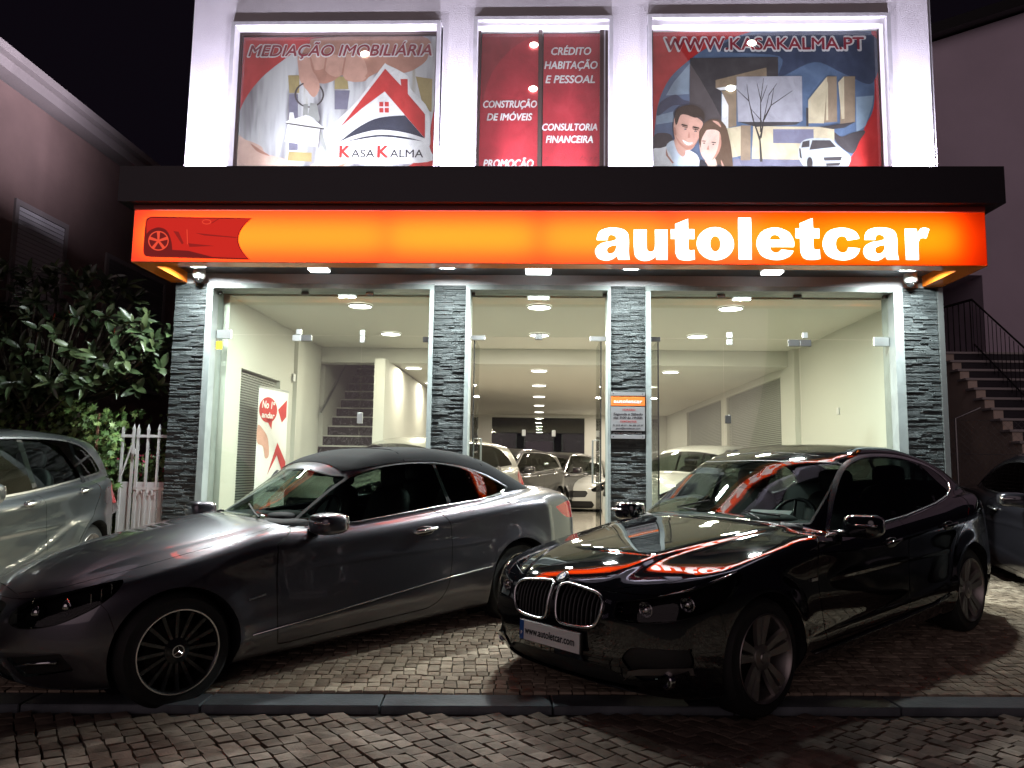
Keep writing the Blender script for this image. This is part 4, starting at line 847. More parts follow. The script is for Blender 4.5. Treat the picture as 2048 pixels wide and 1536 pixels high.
Tinv = Matrix.Translation(-T.location)
for m_ in leaves[:300]:
    o = bpy.data.objects.new('leaf', random.choice(LP)); COL.objects.link(o); o.parent = T; o.matrix_parent_inverse = Tinv; o.matrix_basis = m_
def joined_leaves(name, mats_, LPs, m, parent):
    mb = MB(); vv = [[Vector(v.co) for v in me.vertices] for me in LPs]; ff = [[tuple(p.vertices) for p in me.polygons] for me in LPs]
    for m_ in mats_:
        k = random.randrange(len(LPs)); mb.add([m_ @ v for v in vv[k]], ff[k])
    o = mb.build(name, m, None, smooth='all'); o['kind'] = 'stuff'
    if parent: o.parent = parent; o.matrix_parent_inverse = Matrix.Translation(-world_loc(parent))
    return o
t = NT('rubber_leaf_far'); g = t.node('ShaderNodeNewGeometry'); r = t.ramp(g.outputs['Random Per Island'], [(0, (.028, .045, .022)), (.6, (.05, .078, .034)), (1, (.105, .135, .06))]); mx = t.node('ShaderNodeMix', data_type='RGBA'); t.l.new(g.outputs['Backfacing'], mx.inputs[0]); t.l.new(r, mx.inputs[6]); mx.inputs[7].default_value = (.13, .16, .09, 1); t.l.new(mx.outputs[2], t.b.inputs['Base Color']); t.b.inputs['Roughness'].default_value = .33; MATS['rubber_leaf_far'] = t.m
joined_leaves('leaves', leaves[300:], LP, M['rubber_leaf_far'], T)
# ---- ivy hedge and flowering shrub
t = NT('ivy_leaf'); g = t.node('ShaderNodeNewGeometry'); r = t.ramp(g.outputs['Random Per Island'], [(0, (.05, .10, .025)), (.6, (.12, .21, .06)), (1, (.24, .32, .10))]); t.l.new(r, t.b.inputs['Base Color']); t.b.inputs['Roughness'].default_value = .45; MATS['ivy_leaf'] = t.m
IVY = []
for i in range(4):
    s_ = random.uniform(.05, .065); pts = [(0, 0), (.5, -.55), (.35, -.2), (1.0, -.5), (.75, -.12), (1.35, 0), (.75, .12), (1.0, .5), (.35, .2), (.5, .55)]
    me = bpy.data.meshes.new('ivy'); vs = [(a*s_, b*s_, abs(b)*s_*.3-.1*a*s_) for a, b in pts]+[(.6*s_, 0, 0)]
    me.from_pydata(vs, [], [(k, (k+1) % 10, 10) for k in range(10)]); IVY.append(me)
def rot_to(p, n, spin, s_=1):
    n = Vector(n).normalized(); a = n.cross(Vector((0, 0, 1))); a = a.normalized() if a.length > .01 else Vector((1, 0, 0)); b = n.cross(a)
    d = a*math.cos(spin)+b*math.sin(spin); y = n.cross(d); m_ = Matrix((d, y, n)).transposed().to_4x4(); m_.translation = p; return m_ @ Matrix.Diagonal((s_, s_, s_, 1))
ms = []
for i in range(5200):
    x = random.uniform(-7.4, -3.9); top = 2.06+.12*math.sin(x*3.1)+.08*math.sin(x*7.7)-(.0 if x < -4.9 else .14*(x+4.9))
    z = .25+(top-.25)*random.random()**.7; y = (9.0 if x > -4.7 else 8.72)+.18*math.sin(x*4+z*3)+random.uniform(-.15, .25)+(0 if x < -4.65 else .35)
    ms.append(rot_to(Vector((x, y, z)), (random.uniform(-.7, .7), -1+random.uniform(-.2, .5), random.uniform(-.1, 1)), random.uniform(0, 6.28), random.uniform(.7, 1.35)))
hed = joined_leaves('ivy_hedge', ms, IVY, M['ivy_leaf'], None); tag(hed, 'dense ivy hedge behind the silver car and white gate', 'hedge')
hb = struct('hedge_bank', MB().box(-7.5, -4.13, 9.42, 9.8, 0, 1.5), M['soil'])
fl = []
mat('petal', (.55, .05, .12), .6)
for i in range(26):
    c = Vector((random.uniform(-5.1, -4.2), random.uniform(8.62, 8.85), random.uniform(.9, 1.5)))
    for k in range(4): fl.append(rot_to(c+Vector((random.uniform(-.02, .02), random.uniform(-.02, .02), random.uniform(-.02, .02))), (random.uniform(-1, 1), -1, random.uniform(-.5, 1)), random.uniform(0, 6.28), .38))
SHR = empty('flowering_shrub', (-4.6, 8.4, .2), 0, 'small shrub with scattered red flowers behind the white gate', 'shrub')
joined_leaves('flowers', fl, IVY, M['petal'], SHR)
ms = [rot_to(Vector((random.uniform(-5.0, -4.15), random.uniform(8.66, 9.0), random.uniform(.5, 1.5))), (random.uniform(-.7, .7), -1, random.uniform(-.1, 1)), random.uniform(0, 6.28), random.uniform(.5, .9)) for i in range(700)]
joined_leaves('foliage', ms, IVY, M['ivy_leaf'], SHR)
stm = MB()
for i in range(14): x = random.uniform(-4.95, -4.05); stm.tube([(x, 8.8, .25), (x+random.uniform(-.1, .1), 8.75, .9), (x+random.uniform(-.15, .15), 8.72, 1.4)], .005, 4, False)
o = hp('stems', stm, M['bark'], SHR); o['kind'] = 'stuff'
# ---- yard behind the rear glass doors
struct('back_yard', MB().box(-12, 12, 24.8, 40, .2, .25), M['asphalt'])
# ================================================================ cars: smooth implicit bodies, cut into panels along real seams
def spline(pts):
    xs = np.array([p[0] for p in pts], float); ys = np.array([p[1] for p in pts], float)
    d = np.diff(ys)/np.diff(xs); m = np.zeros(len(xs)); m[0] = d[0]; m[-1] = d[-1]
    for i in range(1, len(xs)-1):
        if d[i-1]*d[i] > 0:
            h0, h1 = xs[i]-xs[i-1], xs[i+1]-xs[i]; w1, w2 = 2*h1+h0, h1+2*h0; m[i] = (w1+w2)/(w1/d[i-1]+w2/d[i])
        else: m[i] = 0
    def f(x):
        x = np.clip(x, xs[0], xs[-1]); i = np.clip(np.searchsorted(xs, x)-1, 0, len(xs)-2)
        h = xs[i+1]-xs[i]; t = (x-xs[i])/h; t2 = t*t; t3 = t2*t
        return (2*t3-3*t2+1)*ys[i]+(t3-2*t2+t)*h*m[i]+(-2*t3+3*t2)*ys[i+1]+(t3-t2)*h*m[i+1]
    return f
def smax(a, b, r):
    h = np.maximum(r-np.abs(a-b), 0)/r; return np.maximum(a, b)+h*h*r*.25
def smin(a, b, r): return -smax(-a, -b, r)
def sp(x, r): return r*np.log1p(np.exp(np.clip(x/r, -30, 30)))
class Car:
    def __init__(s, **k):
        s.k = k
        for n in ('fz', 'fy', 'rz', 'ry', 'W', 'H', 'Hc', 'zb', 'zs', 'zl', 'R', 'Gw'): setattr(s, n, spline(k[n]))
        s.L = k['L']
    def F(s, P):
        k = s.k; x, y, z = P[:, 0], np.abs(P[:, 1]), P[:, 2]
        fr = (s.fz(z)+s.fy(y)-x)*.8; re = (x-(s.L-s.rz(z)-s.ry(y)))*.8
        zs_ = s.zs(x); zl = s.zl(x)
        ins = k['up']*sp(z-zs_, .018)+k.get('dn', .10)*sp(zs_-z, .05)*np.exp(-((zs_-z)/.22)**2)+.75*sp(.30-z, .05)+.05*sp(z-.98, .05)
        ins = ins+k.get('low', .010)/(1+np.exp(-(zl-z)/.012))*-1*np.exp(-np.maximum(0, zl-z)/.25)
        fl = 0
        for xw in (k['xf'], k['xr']):
            rr = np.sqrt((x-xw)**2+(z-k['zw'])**2); fl = fl+k.get('flare', .018)*np.exp(-((rr-k['rw']-.02)/.09)**2)*(z < .95)
        sd = y-(s.W(x)-ins+fl)
        yc = k['crease'][0]+k['crease'][1]*x
        t = (y-yc)/.035
        top = s.H(x)-s.Hc(x)*y*y+k.get('cr', .012)*(.5-.5*np.tanh(t))*np.exp(-((x-.8)/1.0)**4)
        tp = (z-top)*.95
        lo = smax(smax(sd, tp, k.get('redge', .07)), smax(fr, re, .05), k.get('rfront', .10)); lo = smax(lo, s.zb(x)-z, .05)
        # greenhouse
        xm = k['xm']; wf = 1/(1+np.exp((x-xm)/.12)); wr = 1/(1+np.exp(-(x-xm-.5)/.12))
        xx = x-k['kf']*y*y*wf+k['kr']*y*y*wr
        R0 = s.R(xx); dR = (s.R(xx+.01)-s.R(xx-.01))/.02
        gt = (z-(R0-k['rc']*y*y))/np.sqrt(1+dR*dR)
        gs = (y-(s.Gw(x)-k['tum']*(z-1.0)-k.get('tc', .15)*np.maximum(0, z-1.0)**2))*.93
        g = smax(gt, gs, k.get('rroof', .10))
        g = smax(smax(g, .7-z, .01), smax(k['gx'][0]-x, x-k['gx'][1], .01), .01)
        return smin(lo, g, k.get('rblend', .03))
    def normals(s, P):
        e = .003; n = np.empty_like(P)
        for i in range(3):
            d = np.zeros(3); d[i] = e
            n[:, i] = s.F(P+d)-s.F(P-d)
        n[np.abs(P[:, 1]) < 1e-6, 1] = 0
        return n/np.maximum(1e-9, np.linalg.norm(n, axis=1))[:, None]
    def shoot(s, O, Dr, tmax=3.4, n=90):
        N = len(O); lo = np.zeros(N); hi = np.full(N, tmax); found = np.zeros(N, bool); prev = np.zeros(N)
        for i in range(1, n+1):
            t = np.full(N, tmax*i/n); f = s.F(O+Dr*t[:, None]); new = (~found) & (f > 0); lo[new] = prev[new]; hi[new] = t[new]; found |= new; prev = t
            if found.all(): break
        for i in range(22):
            m = (lo+hi)/2; f = s.F(O+Dr*m[:, None]); o = f > 0; hi = np.where(o, m, hi); lo = np.where(o, lo, m)
        return O+Dr*((lo+hi)/2)[:, None]
    def mesh(s, nl=200, nt=130, ne=46):
        zc = .60; xa, xb = .75, s.L-.75
        th = np.linspace(-math.pi/2, math.pi/2, nt)
        rows = []
        for i in range(ne):   # front cap
            ph = math.pi/2*(1-i/ne)
            rows.append((xa, -math.sin(ph), math.cos(ph)))
        for i in range(nl+1): rows.append((xa+(xb-xa)*i/nl, 0, 1))
        for i in range(1, ne+1):
            ph = math.pi/2*(i/ne); rows.append((xb, math.sin(ph), math.cos(ph)))
        rows = rows[1:-1]
        O = []; Dr = []
        for (x, dx, c) in rows:
            for t in th: O.append((x, 0, zc)); Dr.append((dx, c*math.cos(t), c*math.sin(t)))
        O.append((xa, 0, zc)); Dr.append((-1, 0, 0)); O.append((xb, 0, zc)); Dr.append((1, 0, 0))
        O = np.array(O); Dr = np.array(Dr); Dr[np.abs(Dr[:, 1]) < 1e-9, 1] = 0
        V = s.shoot(O, Dr); nr = len(rows); F = []
        for i in range(nr-1):
            for j in range(nt-1): a = i*nt+j; F.append((a, a+nt, a+nt+1, a+1))
        p0 = nr*nt; p1 = p0+1
        for j in range(nt-1): F.append((p0, j, j+1)); F.append((p1, (nr-1)*nt+j+1, (nr-1)*nt+j))
        s.V = [tuple(v) for v in V]; s.Fc = F; s.T = ['body']*len(F)
        s.arr = V; return s
    def A(s):
        if len(s.arr) != len(s.V): s.arr = np.array(s.V)
        return s.arr
    def cen(s):
        a = s.A(); ln = np.fromiter((len(f) for f in s.Fc), int, len(s.Fc)); fl = np.fromiter((i for f in s.Fc for i in f), int, ln.sum())
        st = np.concatenate([[0], np.cumsum(ln)[:-1]]); return np.add.reduceat(a[fl], st, axis=0)/ln[:, None]
    def cut(s, g, only=None):
        # g: value per vertex; split every face that the zero line crosses
        a = s.A(); g = np.asarray(g, float).copy(); g[np.abs(g) < 2e-4] = 0.0
        neg = (g < 0).tolist(); pos = (g > 0).tolist(); g = list(g); em = {}; newF = []; newT = []; V = s.V
        for f, t in zip(s.Fc, s.T):
            if only and t not in only: newF.append(f); newT.append(t); continue
            if not any(neg[i] for i in f) or not any(pos[i] for i in f): newF.append(f); newT.append(t); continue
            gv = [g[i] for i in f]
            A_, B_ = [], []; n = len(f)
            for i in range(n):
                p, q = f[i], f[(i+1) % n]; gp, gq = g[p], g[q]
                if gp <= 0: A_.append(p)
                if gp >= 0: B_.append(p)
                if gp*gq < 0:
                    e = (p, q) if p < q else (q, p)
                    if e not in em:
                        tt = g[e[0]]/(g[e[0]]-g[e[1]]); v0, v1 = V[e[0]], V[e[1]]
                        V.append((v0[0]+(v1[0]-v0[0])*tt, v0[1]+(v1[1]-v0[1])*tt, v0[2]+(v1[2]-v0[2])*tt)); g.append(0.0); em[e] = len(V)-1
                    A_.append(em[e]); B_.append(em[e])
            if len(A_) > 2: newF.append(tuple(A_)); newT.append(t)
            if len(B_) > 2: newF.append(tuple(B_)); newT.append(t)
        s.Fc, s.T = newF, newT; s.A()
    def region(s, poly, view, tagn, cond=None, only=('body',), gap=0, gaptag='gap', trim=0, trimtag='trim', invert=False):
        # poly in the given view; view(P) -> (u, v) arrays ; cond(P, N) limits where it applies
        pg = np.array(poly, float)
        def sd(P):
            U, V_ = view(P); lo_, hi_ = pg.min(0)-.1, pg.max(0)+.1; near = (U > lo_[0]) & (U < hi_[0]) & (V_ > lo_[1]) & (V_ < hi_[1]); res = np.full(len(P), .2)
            u, v = U[near], V_[near]; d = np.full(len(u), 1e9); ins = np.zeros(len(u), bool)
            for i in range(len(pg)):
                ax, ay = pg[i]; bx, by = pg[(i+1) % len(pg)]
                ex, ey = bx-ax, by-ay; wx, wy = u-ax, v-ay; h = np.clip((wx*ex+wy*ey)/(ex*ex+ey*ey+1e-12), 0, 1)
                d = np.minimum(d, (wx-ex*h)**2+(wy-ey*h)**2)
                c = ((ay > v) != (by > v)) & (u < (bx-ax)*(v-ay)/((by-ay) if by != ay else 1e-12)+ax); ins ^= c
            d = np.sqrt(d); res[near] = np.where(ins, -d, d); return res
        def gv():
            P = s.A(); g = sd(P)
            if cond is not None: g = np.where(cond(P), g, np.maximum(np.abs(g), .02))
            return g
        s.cut(gv(), only)
        if trim: s.cut(gv()-trim, only)
        if gap: s.cut(gv()+gap, only); s.cut(gv()-gap, only)
        C_ = s.cen(); g = sd(C_); ok = cond(C_) if cond is not None else np.ones(len(C_), bool)
        for i, t in enumerate(s.T):
            if only and t not in only: continue
            if not ok[i]: continue
            if gap and abs(g[i]) < gap: s.T[i] = gaptag
            elif g[i] < 0: s.T[i] = tagn
            elif trim and g[i] < trim: s.T[i] = trimtag
    def proj(s, pts, axis, sign, start):
        # drop points on the skin along an axis: axis 0 from the front, 1 from the side, 2 from above
        P = np.array(pts, float); O = P.copy(); O[:, axis] = start; Dr = np.zeros_like(P); Dr[:, axis] = sign
        N = len(P); lo = np.zeros(N); hi = np.full(N, 3.0); found = np.zeros(N, bool); prev = 0
        for i in range(1, 300):
            t = 2.2*i/300; f = s.F(O+Dr*t); new = (~found) & (f < 0); lo[new] = prev; hi[new] = t; found |= new; prev = t
        for i in range(20):
            m = (lo+hi)/2; f = s.F(O+Dr*m[:, None]); o = f < 0; hi = np.where(o, m, hi); lo = np.where(o, lo, m)
        return O+Dr*hi[:, None]
    def emit(s, root, mats, drop=(), sided=(), names={}, offs={}):
        a = s.A(); Nn = s.normals(a); out = {}
        tags = {}
        for f, t in zip(s.Fc, s.T): tags.setdefault(t, []).append(f)
        for t, fs in tags.items():
            if t in drop: continue
            idx = sorted({i for f in fs for i in f}); mp = {j: i for i, j in enumerate(idx)}; P = a[idx].copy(); N = Nn[idx]
            if t in offs: P = P+N*offs[t]
            ff = [tuple(mp[i] for i in f) for f in fs]
            Pm = P*np.array([1, -1, 1]); Nm = N*np.array([1, -1, 1]); fm = [tuple(reversed(f)) for f in ff]
            # half built on +y ; faces there must point outwards
            ff, fm = fm, ff
            sets = [(P, N, ff), (Pm, Nm, fm)]
            if t not in sided: sets = [(np.vstack([P, Pm]), np.vstack([N, Nm]), ff+[tuple(i+len(P) for i in f) for f in fm])]
            for (p, n, f_) in sets:
                me = bpy.data.meshes.new(names.get(t, t)); me.from_pydata(p.tolist(), [], f_)
                me.materials.append(mats.get(t, mats['body'])); me.polygons.foreach_set('use_smooth', [True]*len(me.polygons))
                me.validate(); 
                if len(me.vertices) == len(n): me.normals_split_custom_set_from_vertices(n.tolist())
                o = bpy.data.objects.new(names.get(t, t), me); COL.objects.link(o); o.parent = root; out.setdefault(t, []).append(o)
        return out
SIDE = lambda P: (P[:, 0], P[:, 2])
TOPV = lambda P: (P[:, 0], np.abs(P[:, 1]))
FRONT = lambda P: (np.abs(P[:, 1]), P[:, 2])
def carpart(root, name, mb, m, smooth=False, par=None):
    o = mb.build(name, M[m] if isinstance(m, str) else m, par or root, smooth=smooth); return o
def superbox(mb, c, s_, e=.35, n=20, m=12, R=None):
    # rounded box (superellipsoid)
    base = len(mb.v); sg = lambda w, p: math.copysign(abs(w)**p, w)
    for i in range(m+1):
        ph = -math.pi/2+math.pi*i/m
        for k in range(n):
            t = 2*math.pi*k/n; v = Vector((s_[0]*sg(math.cos(ph), e)*sg(math.cos(t), e), s_[1]*sg(math.cos(ph), e)*sg(math.sin(t), e), s_[2]*sg(math.sin(ph), e)))
            if R: v = R @ v
            mb.v.append((c[0]+v.x, c[1]+v.y, c[2]+v.z))
    for i in range(m):
        for k in range(n):
            k2 = (k+1) % n; mb.f.append((base+i*n+k, base+i*n+k2, base+(i+1)*n+k2, base+(i+1)*n+k)); mb.mi.append(mb.cur)
    return mb
def wheel(root, x, y, r, rr, w, style, rimmat, side, steer=0, tyre='tyre', hub='rim_dark'):
    # side: -1 for the camera flank. Empty at the hub, axis along y
    wh = empty('wheel', (x, y, r), steer); wh.parent = root
    o = MB().lathe([(rr-.012, side*.012), (rr+.006, side*.0), (rr+.02, -side*.004), (r-.03, -side*.0), (r-.008, -side*.022), (r, -side*.05), (r, -side*(w-.05)), (r-.02, -side*(w-.01)), (rr, -side*w), (rr-.01, -side*(w-.02))], 56, 'y')
    carpart(root, 'tyre', o, tyre, smooth=True, par=wh)
    o = MB().lathe([(rr-.004, side*.010), (rr-.008, side*.014), (rr-.017, side*.006), (rr-.022, -side*.02), (rr-.04, -side*.06), (rr-.045, -side*(w-.03)), (rr-.01, -side*(w-.02))], 56, 'y'); carpart(root, 'rim', o, rimmat, smooth=True, par=wh)
    if style == 'ring': carpart(root, 'rim_lip', MB().lathe([(rr-.006, side*.0145), (rr-.0035, side*.0175), (rr-.0105, side*.0165), (rr-.0125, side*.010)], 72, 'y'), 'chrome_soft', smooth=True, par=wh)
    # brake disc
    carpart(root, 'brake_disc', MB().lathe([(0, -side*.09), (rr*.68, -side*.09), (rr*.68, -side*.11), (0, -side*.11)], 32, 'y'), 'rotor', par=wh)
    def spoke(a, wi, wo, r0, r1, d0, d1, off=0, th=.022):
        mb = MB(); ca, sa = math.cos(a), math.sin(a); n = 6; vs = []
        for i in range(n+1):
            t = i/n; rad = r0+(r1-r0)*t; hw = wi+(wo-wi)*t; dd = d0+(d1-d0)*(t**1.6); sh = off*t*t
            for (u, dy) in ((-hw, -th), (-hw*.75, 0), (hw*.75, 0), (hw, -th)):
                px, pz = rad, u+sh; vs.append((px*ca-pz*sa, side*(dd+dy), px*sa+pz*ca))
        fs = []
        for i in range(n):
            for j in range(3): q = i*4+j; fs.append((q, q+1, q+5, q+4))
            fs.append((i*4+3, i*4, i*4+4, i*4+7))
        mb.add(vs, fs); return carpart(root, 'spoke', mb, rimmat, smooth=True, par=wh)
    if style == 'blade':
        for i in range(5):
            for sg in (-1, 1): spoke(2*math.pi*i/5+.3+sg*.24, .020, .036, .055, rr-.012, -.022, .004, off=-sg*.02)
    elif style == 'ring':
        for i in range(16): spoke(2*math.pi*i/16, .011, .014, .05, rr-.014, -.02, .002, th=.016)
    else:
        for i in range(5): spoke(2*math.pi*i/5+.2, .03, .045, .05, rr-.012, -.02, .0, th=.02)
    carpart(root, 'hub', MB().lathe([(.0, side*.002), (.030, side*.0), (.034, -side*.006), (.07, -side*.014), (.078, -side*.04)], 28, 'y'), rimmat, smooth=True, par=wh)
    return wh
def arch_well(root, car, x, zw, r, y0, y1):
    for sg in (-1, 1):
        mb = MB(); n = 28; vs = []
        for i in range(n+1):
            a = math.radians(-25+230*i/n)
            for (rad, yy) in ((r, 0), (r, 1)):
                px, pz = x+rad*math.cos(a), zw+rad*math.sin(a)
                if yy == 0:
                    vs.append((px, None, pz))
                else: vs.append((px, sg*y1, pz))
        q = np.array([(v[0], 0, max(v[2], .2)) for v in vs[::2]]); pr = car.proj(q, 1, sg*-1.0, sg*1.3)
        vs2 = []
        for i in range(n+1): vs2.append((vs[2*i][0], pr[i][1]-sg*.004, vs[2*i][2])); vs2.append((vs[2*i+1][0], sg*y1, vs[2*i+1][2]))
        mb.add(vs2, [(2*i, 2*i+1, 2*i+3, 2*i+2) for i in range(n)])
        mb.disc(r, sg*y1, 32, 'y', (x, 0, zw)); carpart(root, 'wheel_well', mb, 'black')
def seat(root, x, y, col='seat_black', rear=False, z0=.42):
    mb = MB(); superbox(mb, (x, y, z0), (.26, .24, .09), .45); o = carpart(root, 'seat', mb, col, 'all')
    mb = MB(); R_ = Matrix.Rotation(math.radians(20), 3, 'Y'); superbox(mb, (x+.30, y, z0+.33), (.075, .235, .33), .5, R=R_); carpart(root, 'seat_back', mb, col, 'all', par=o)
    mb = MB(); superbox(mb, (x+.41, y, z0+.72), (.05, .13, .09), .55); carpart(root, 'headrest', mb, col, 'all', par=o)
def carmats():
    def paint(name, c, metal, rough, flake=0, coat=1, cr=.012):
        t = NT(name); b = t.b; b.inputs['Base Color'].default_value = (*c, 1); b.inputs['Metallic'].default_value = metal; b.inputs['Roughness'].default_value = rough
        b.inputs['Coat Weight'].default_value = coat; b.inputs['Coat Roughness'].default_value = cr; b.inputs['Coat IOR'].default_value = 1.6
        if name == 'paint_black': b.inputs['Coat IOR'].default_value = 1.85
        if not metal and sum(c) < .1: b.inputs['Specular IOR Level'].default_value = 0
        t.l.new(t.ramp(t.noise(5, 6), [(.35, (cr, cr, cr)), (.8, (cr+.05, cr+.05, cr+.05))]), b.inputs['Coat Roughness'])
        if flake:
            n = t.noise(900, 2); t.l.new(t.ramp(n, [(.35, tuple(x*(1-flake) for x in c)), (.65, tuple(min(1, x*(1+flake)) for x in c))]), b.inputs['Base Color'])
        MATS[name] = t.m
    paint('paint_black', (.0045, .0045, .006), .0, .25); paint('paint_grey', (.105, .10, .118), .85, .34, .25); paint('paint_silver', (.105, .112, .12), .85, .3, .15)
    paint('paint_white', (.52, .53, .50), 0, .35); paint('paint_dark', (.03, .03, .035), .6, .3, .2); paint('paint_champ', (.34, .34, .30), .5, .3, .1); paint('paint_night', (.035, .033, .042), .7, .3, .2)
    mat('tyre', (.006, .006, .006), .75, bumps=(60, .2)); mat('rim_silver', (.26, .24, .23), .36, .85); mat('rim_black', (.012, .012, .013), .22, .3, coat=.6); mat('rim_dark', (.02, .02, .02), .4, .5); mat('grille_dark', (.05, .05, .052), .35, .5); mat('rotor', (.03, .028, .027), .5, .6)
    mat('chrome_soft', (.75, .75, .76), .26, 1); mat('trim_black', (.010, .010, .011), .25, coat=.3); mat('rubber', (.008, .008, .008), .6); mat('seat_black', (.015, .015, .017), .55); mat('lining', (.02, .02, .022), .9)
    mat('lamp_housing', (.008, .008, .009), .75, 0, spec=.1); mat('reflector', (.5, .5, .52), .12, 1); mat('paper', (.62, .64, .66), .7)
    t = NT('soft_top'); t.b.inputs['Base Color'].default_value = (.006, .007, .0095, 1); t.b.inputs['Roughness'].default_value = .95; t.b.inputs['Specular IOR Level'].default_value = .1; t.b.inputs['Sheen Weight'].default_value = .05; t.bump(t.noise(700, 3), .5, .001); MATS['soft_top'] = t.m
    glassmat('car_glass', (.34, .40, .37)); glassmat('car_glass_dark', (.17, .19, .18)); glassmat('windscreen', (.62, .70, .66)); glassmat('lamp_glass', (.8, .8, .8), .02); 
    t = NT('tail_red'); t.b.inputs['Base Color'].default_value = (.42, .006, .012, 1); t.b.inputs['Roughness'].default_value = .15; t.b.inputs['Coat Weight'].default_value = 1; MATS['tail_red'] = t.m
    mat('amber', (.55, .2, .02), .3, coat=1)
carmats()
# ================================================================ black five-door gran turismo
def view_test(): pass
bk = Car(gx=(1.15, 4.62), L=4.72, xf=.835, xr=3.72, rw=.345, zw=.335,
 fz=[(.10,.22),(.2,.10),(.30,.035),(.45,.0),(.58,.005),(.70,.03),(.78,.075),(.84,.17),(.9,.34)], fy=[(0,0),(.2,.006),(.4,.03),(.55,.065),(.68,.13),(.78,.23),(.86,.44),(.92,.75)],
 rz=[(.15,.16),(.3,.05),(.5,.0),(.7,.02),(.85,.05),(1.0,.10),(1.08,.16)], ry=[(0,0),(.3,.02),(.5,.07),(.7,.19),(.82,.36),(.9,.65)],
 W=[(0,.86),(.4,.90),(.85,.905),(1.4,.905),(2.4,.912),(3.2,.918),(3.75,.925),(4.3,.89),(4.72,.83)],
 H=[(0,.74),(.08,.775),(.2,.83),(.45,.905),(.8,.96),(1.2,1.005),(1.5,1.03),(1.9,1.0),(3.4,1.05),(3.9,1.10),(4.4,1.12),(4.6,1.11),(4.72,1.05)],
 Hc=[(0,.10),(.4,.14),(1.0,.125),(1.5,.10),(3.5,.05),(4.7,.10)], crease=(.34,.19), cr=.014, redge=.10, rfront=.10,
 zb=[(0,.20),(.6,.17),(4.2,.19),(4.72,.26)], zs=[(0,.70),(.5,.80),(.9,.87),(1.4,.90),(2.3,.865),(3.3,.905),(3.9,.935),(4.7,.98)], zl=[(0,.2),(1.2,.36),(2.5,.42),(3.3,.47),(4.7,.5)], up=.42, dn=.12, low=.014, flare=.020,
 R=[(1.0,.80),(1.25,.925),(1.45,1.03),(1.7,1.165),(2.0,1.33),(2.2,1.425),(2.45,1.49),(2.8,1.525),(3.2,1.51),(3.6,1.455),(4.0,1.36),(4.4,1.20),(4.6,1.11),(4.75,1.0)],
 xm=2.5, kf=.36, kr=.22, rc=.085, Gw=[(1.2,.72),(1.6,.785),(2.2,.805),(3.2,.80),(3.8,.765),(4.3,.69),(4.72,.58)], tum=.30, tc=.28, rroof=.09, rblend=.025)
bk.mesh(215, 150, 60)
cs = lambda P: (np.abs(P[:, 1]) > .45)
side_ok = lambda P: (np.abs(P[:, 1]) > .5) & (P[:, 2] < 1.55)
DLO = smooth_path([(1.74,.955,1),(2.2,.965),(2.81,.992),(3.4,1.045),(3.72,1.085),(3.88,1.14),(3.86,1.20),(3.62,1.315),(3.2,1.395),(2.8,1.42),(2.52,1.405),(2.28,1.34),(2.0,1.165)], 6)
wcond = lambda P: (np.abs(P[:, 1]) > .50) & (P[:, 2] > .9)
bk.region(DLO, SIDE, 'side_window', wcond, trim=.022, trimtag='window_trim')
# windscreen and hatch glass seen from above
WS = smooth_path([(1.45,0),(1.47,.3),(1.54,.5),(1.68,.70,1),(2.0,.665),(2.31,.612,1),(2.22,.4),(2.17,.2),(2.16,0),(2.16,-.3),(1.45,-.3)], 5)
bk.region(WS, TOPV, 'windscreen', lambda P: (P[:, 2] > .95) & (P[:, 0] < 2.6), trim=.012, trimtag='glass_seal')
HG = [(3.72,-.2),(3.72,.3),(3.74,.46),(3.80,.52),(4.35,.50),(4.47,.42),(4.5,.0),(4.5,-.2)]
bk.region(HG, TOPV, 'hatch_glass', lambda P: (P[:, 2] > 1.1), trim=.012, trimtag='hatch_seal')
# wheel arches
for xw in (.835, 3.72): bk.region([(xw+.372*math.cos(a), .335+.372*math.sin(a)) for a in np.linspace(0, 2*math.pi, 48)[:-1]], SIDE, 'hole', lambda P: np.abs(P[:, 1]) > .55)
# doors, bonnet, bumpers
FD = smooth_path([(1.50,.93,1),(1.66,1.02,1),(1.93,1.225),(2.2,1.37),(2.45,1.435),(2.66,1.452,1),(2.70,1.2),(2.66,.9),(2.62,.6),(2.58,.40),(2.50,.335,1),(1.5,.325,1),(1.46,.36),(1.42,.6),(1.43,.85)], 5)
RD = smooth_path([(2.66,1.452,1),(3.1,1.44),(3.5,1.38),(3.86,1.27),(3.99,1.17),(3.93,1.08),(3.72,.95,1),(3.60,.86),(3.42,.72),(3.30,.52),(3.20,.36),(3.10,.345,1),(2.50,.335,1),(2.58,.40),(2.62,.6),(2.66,.9),(2.70,1.2)], 5)
dc = lambda P: (np.abs(P[:, 1]) > .55)
bk.region(FD, SIDE, 'front_door', dc, gap=.0038)
bk.region(RD, SIDE, 'rear_door', dc, gap=.0038)
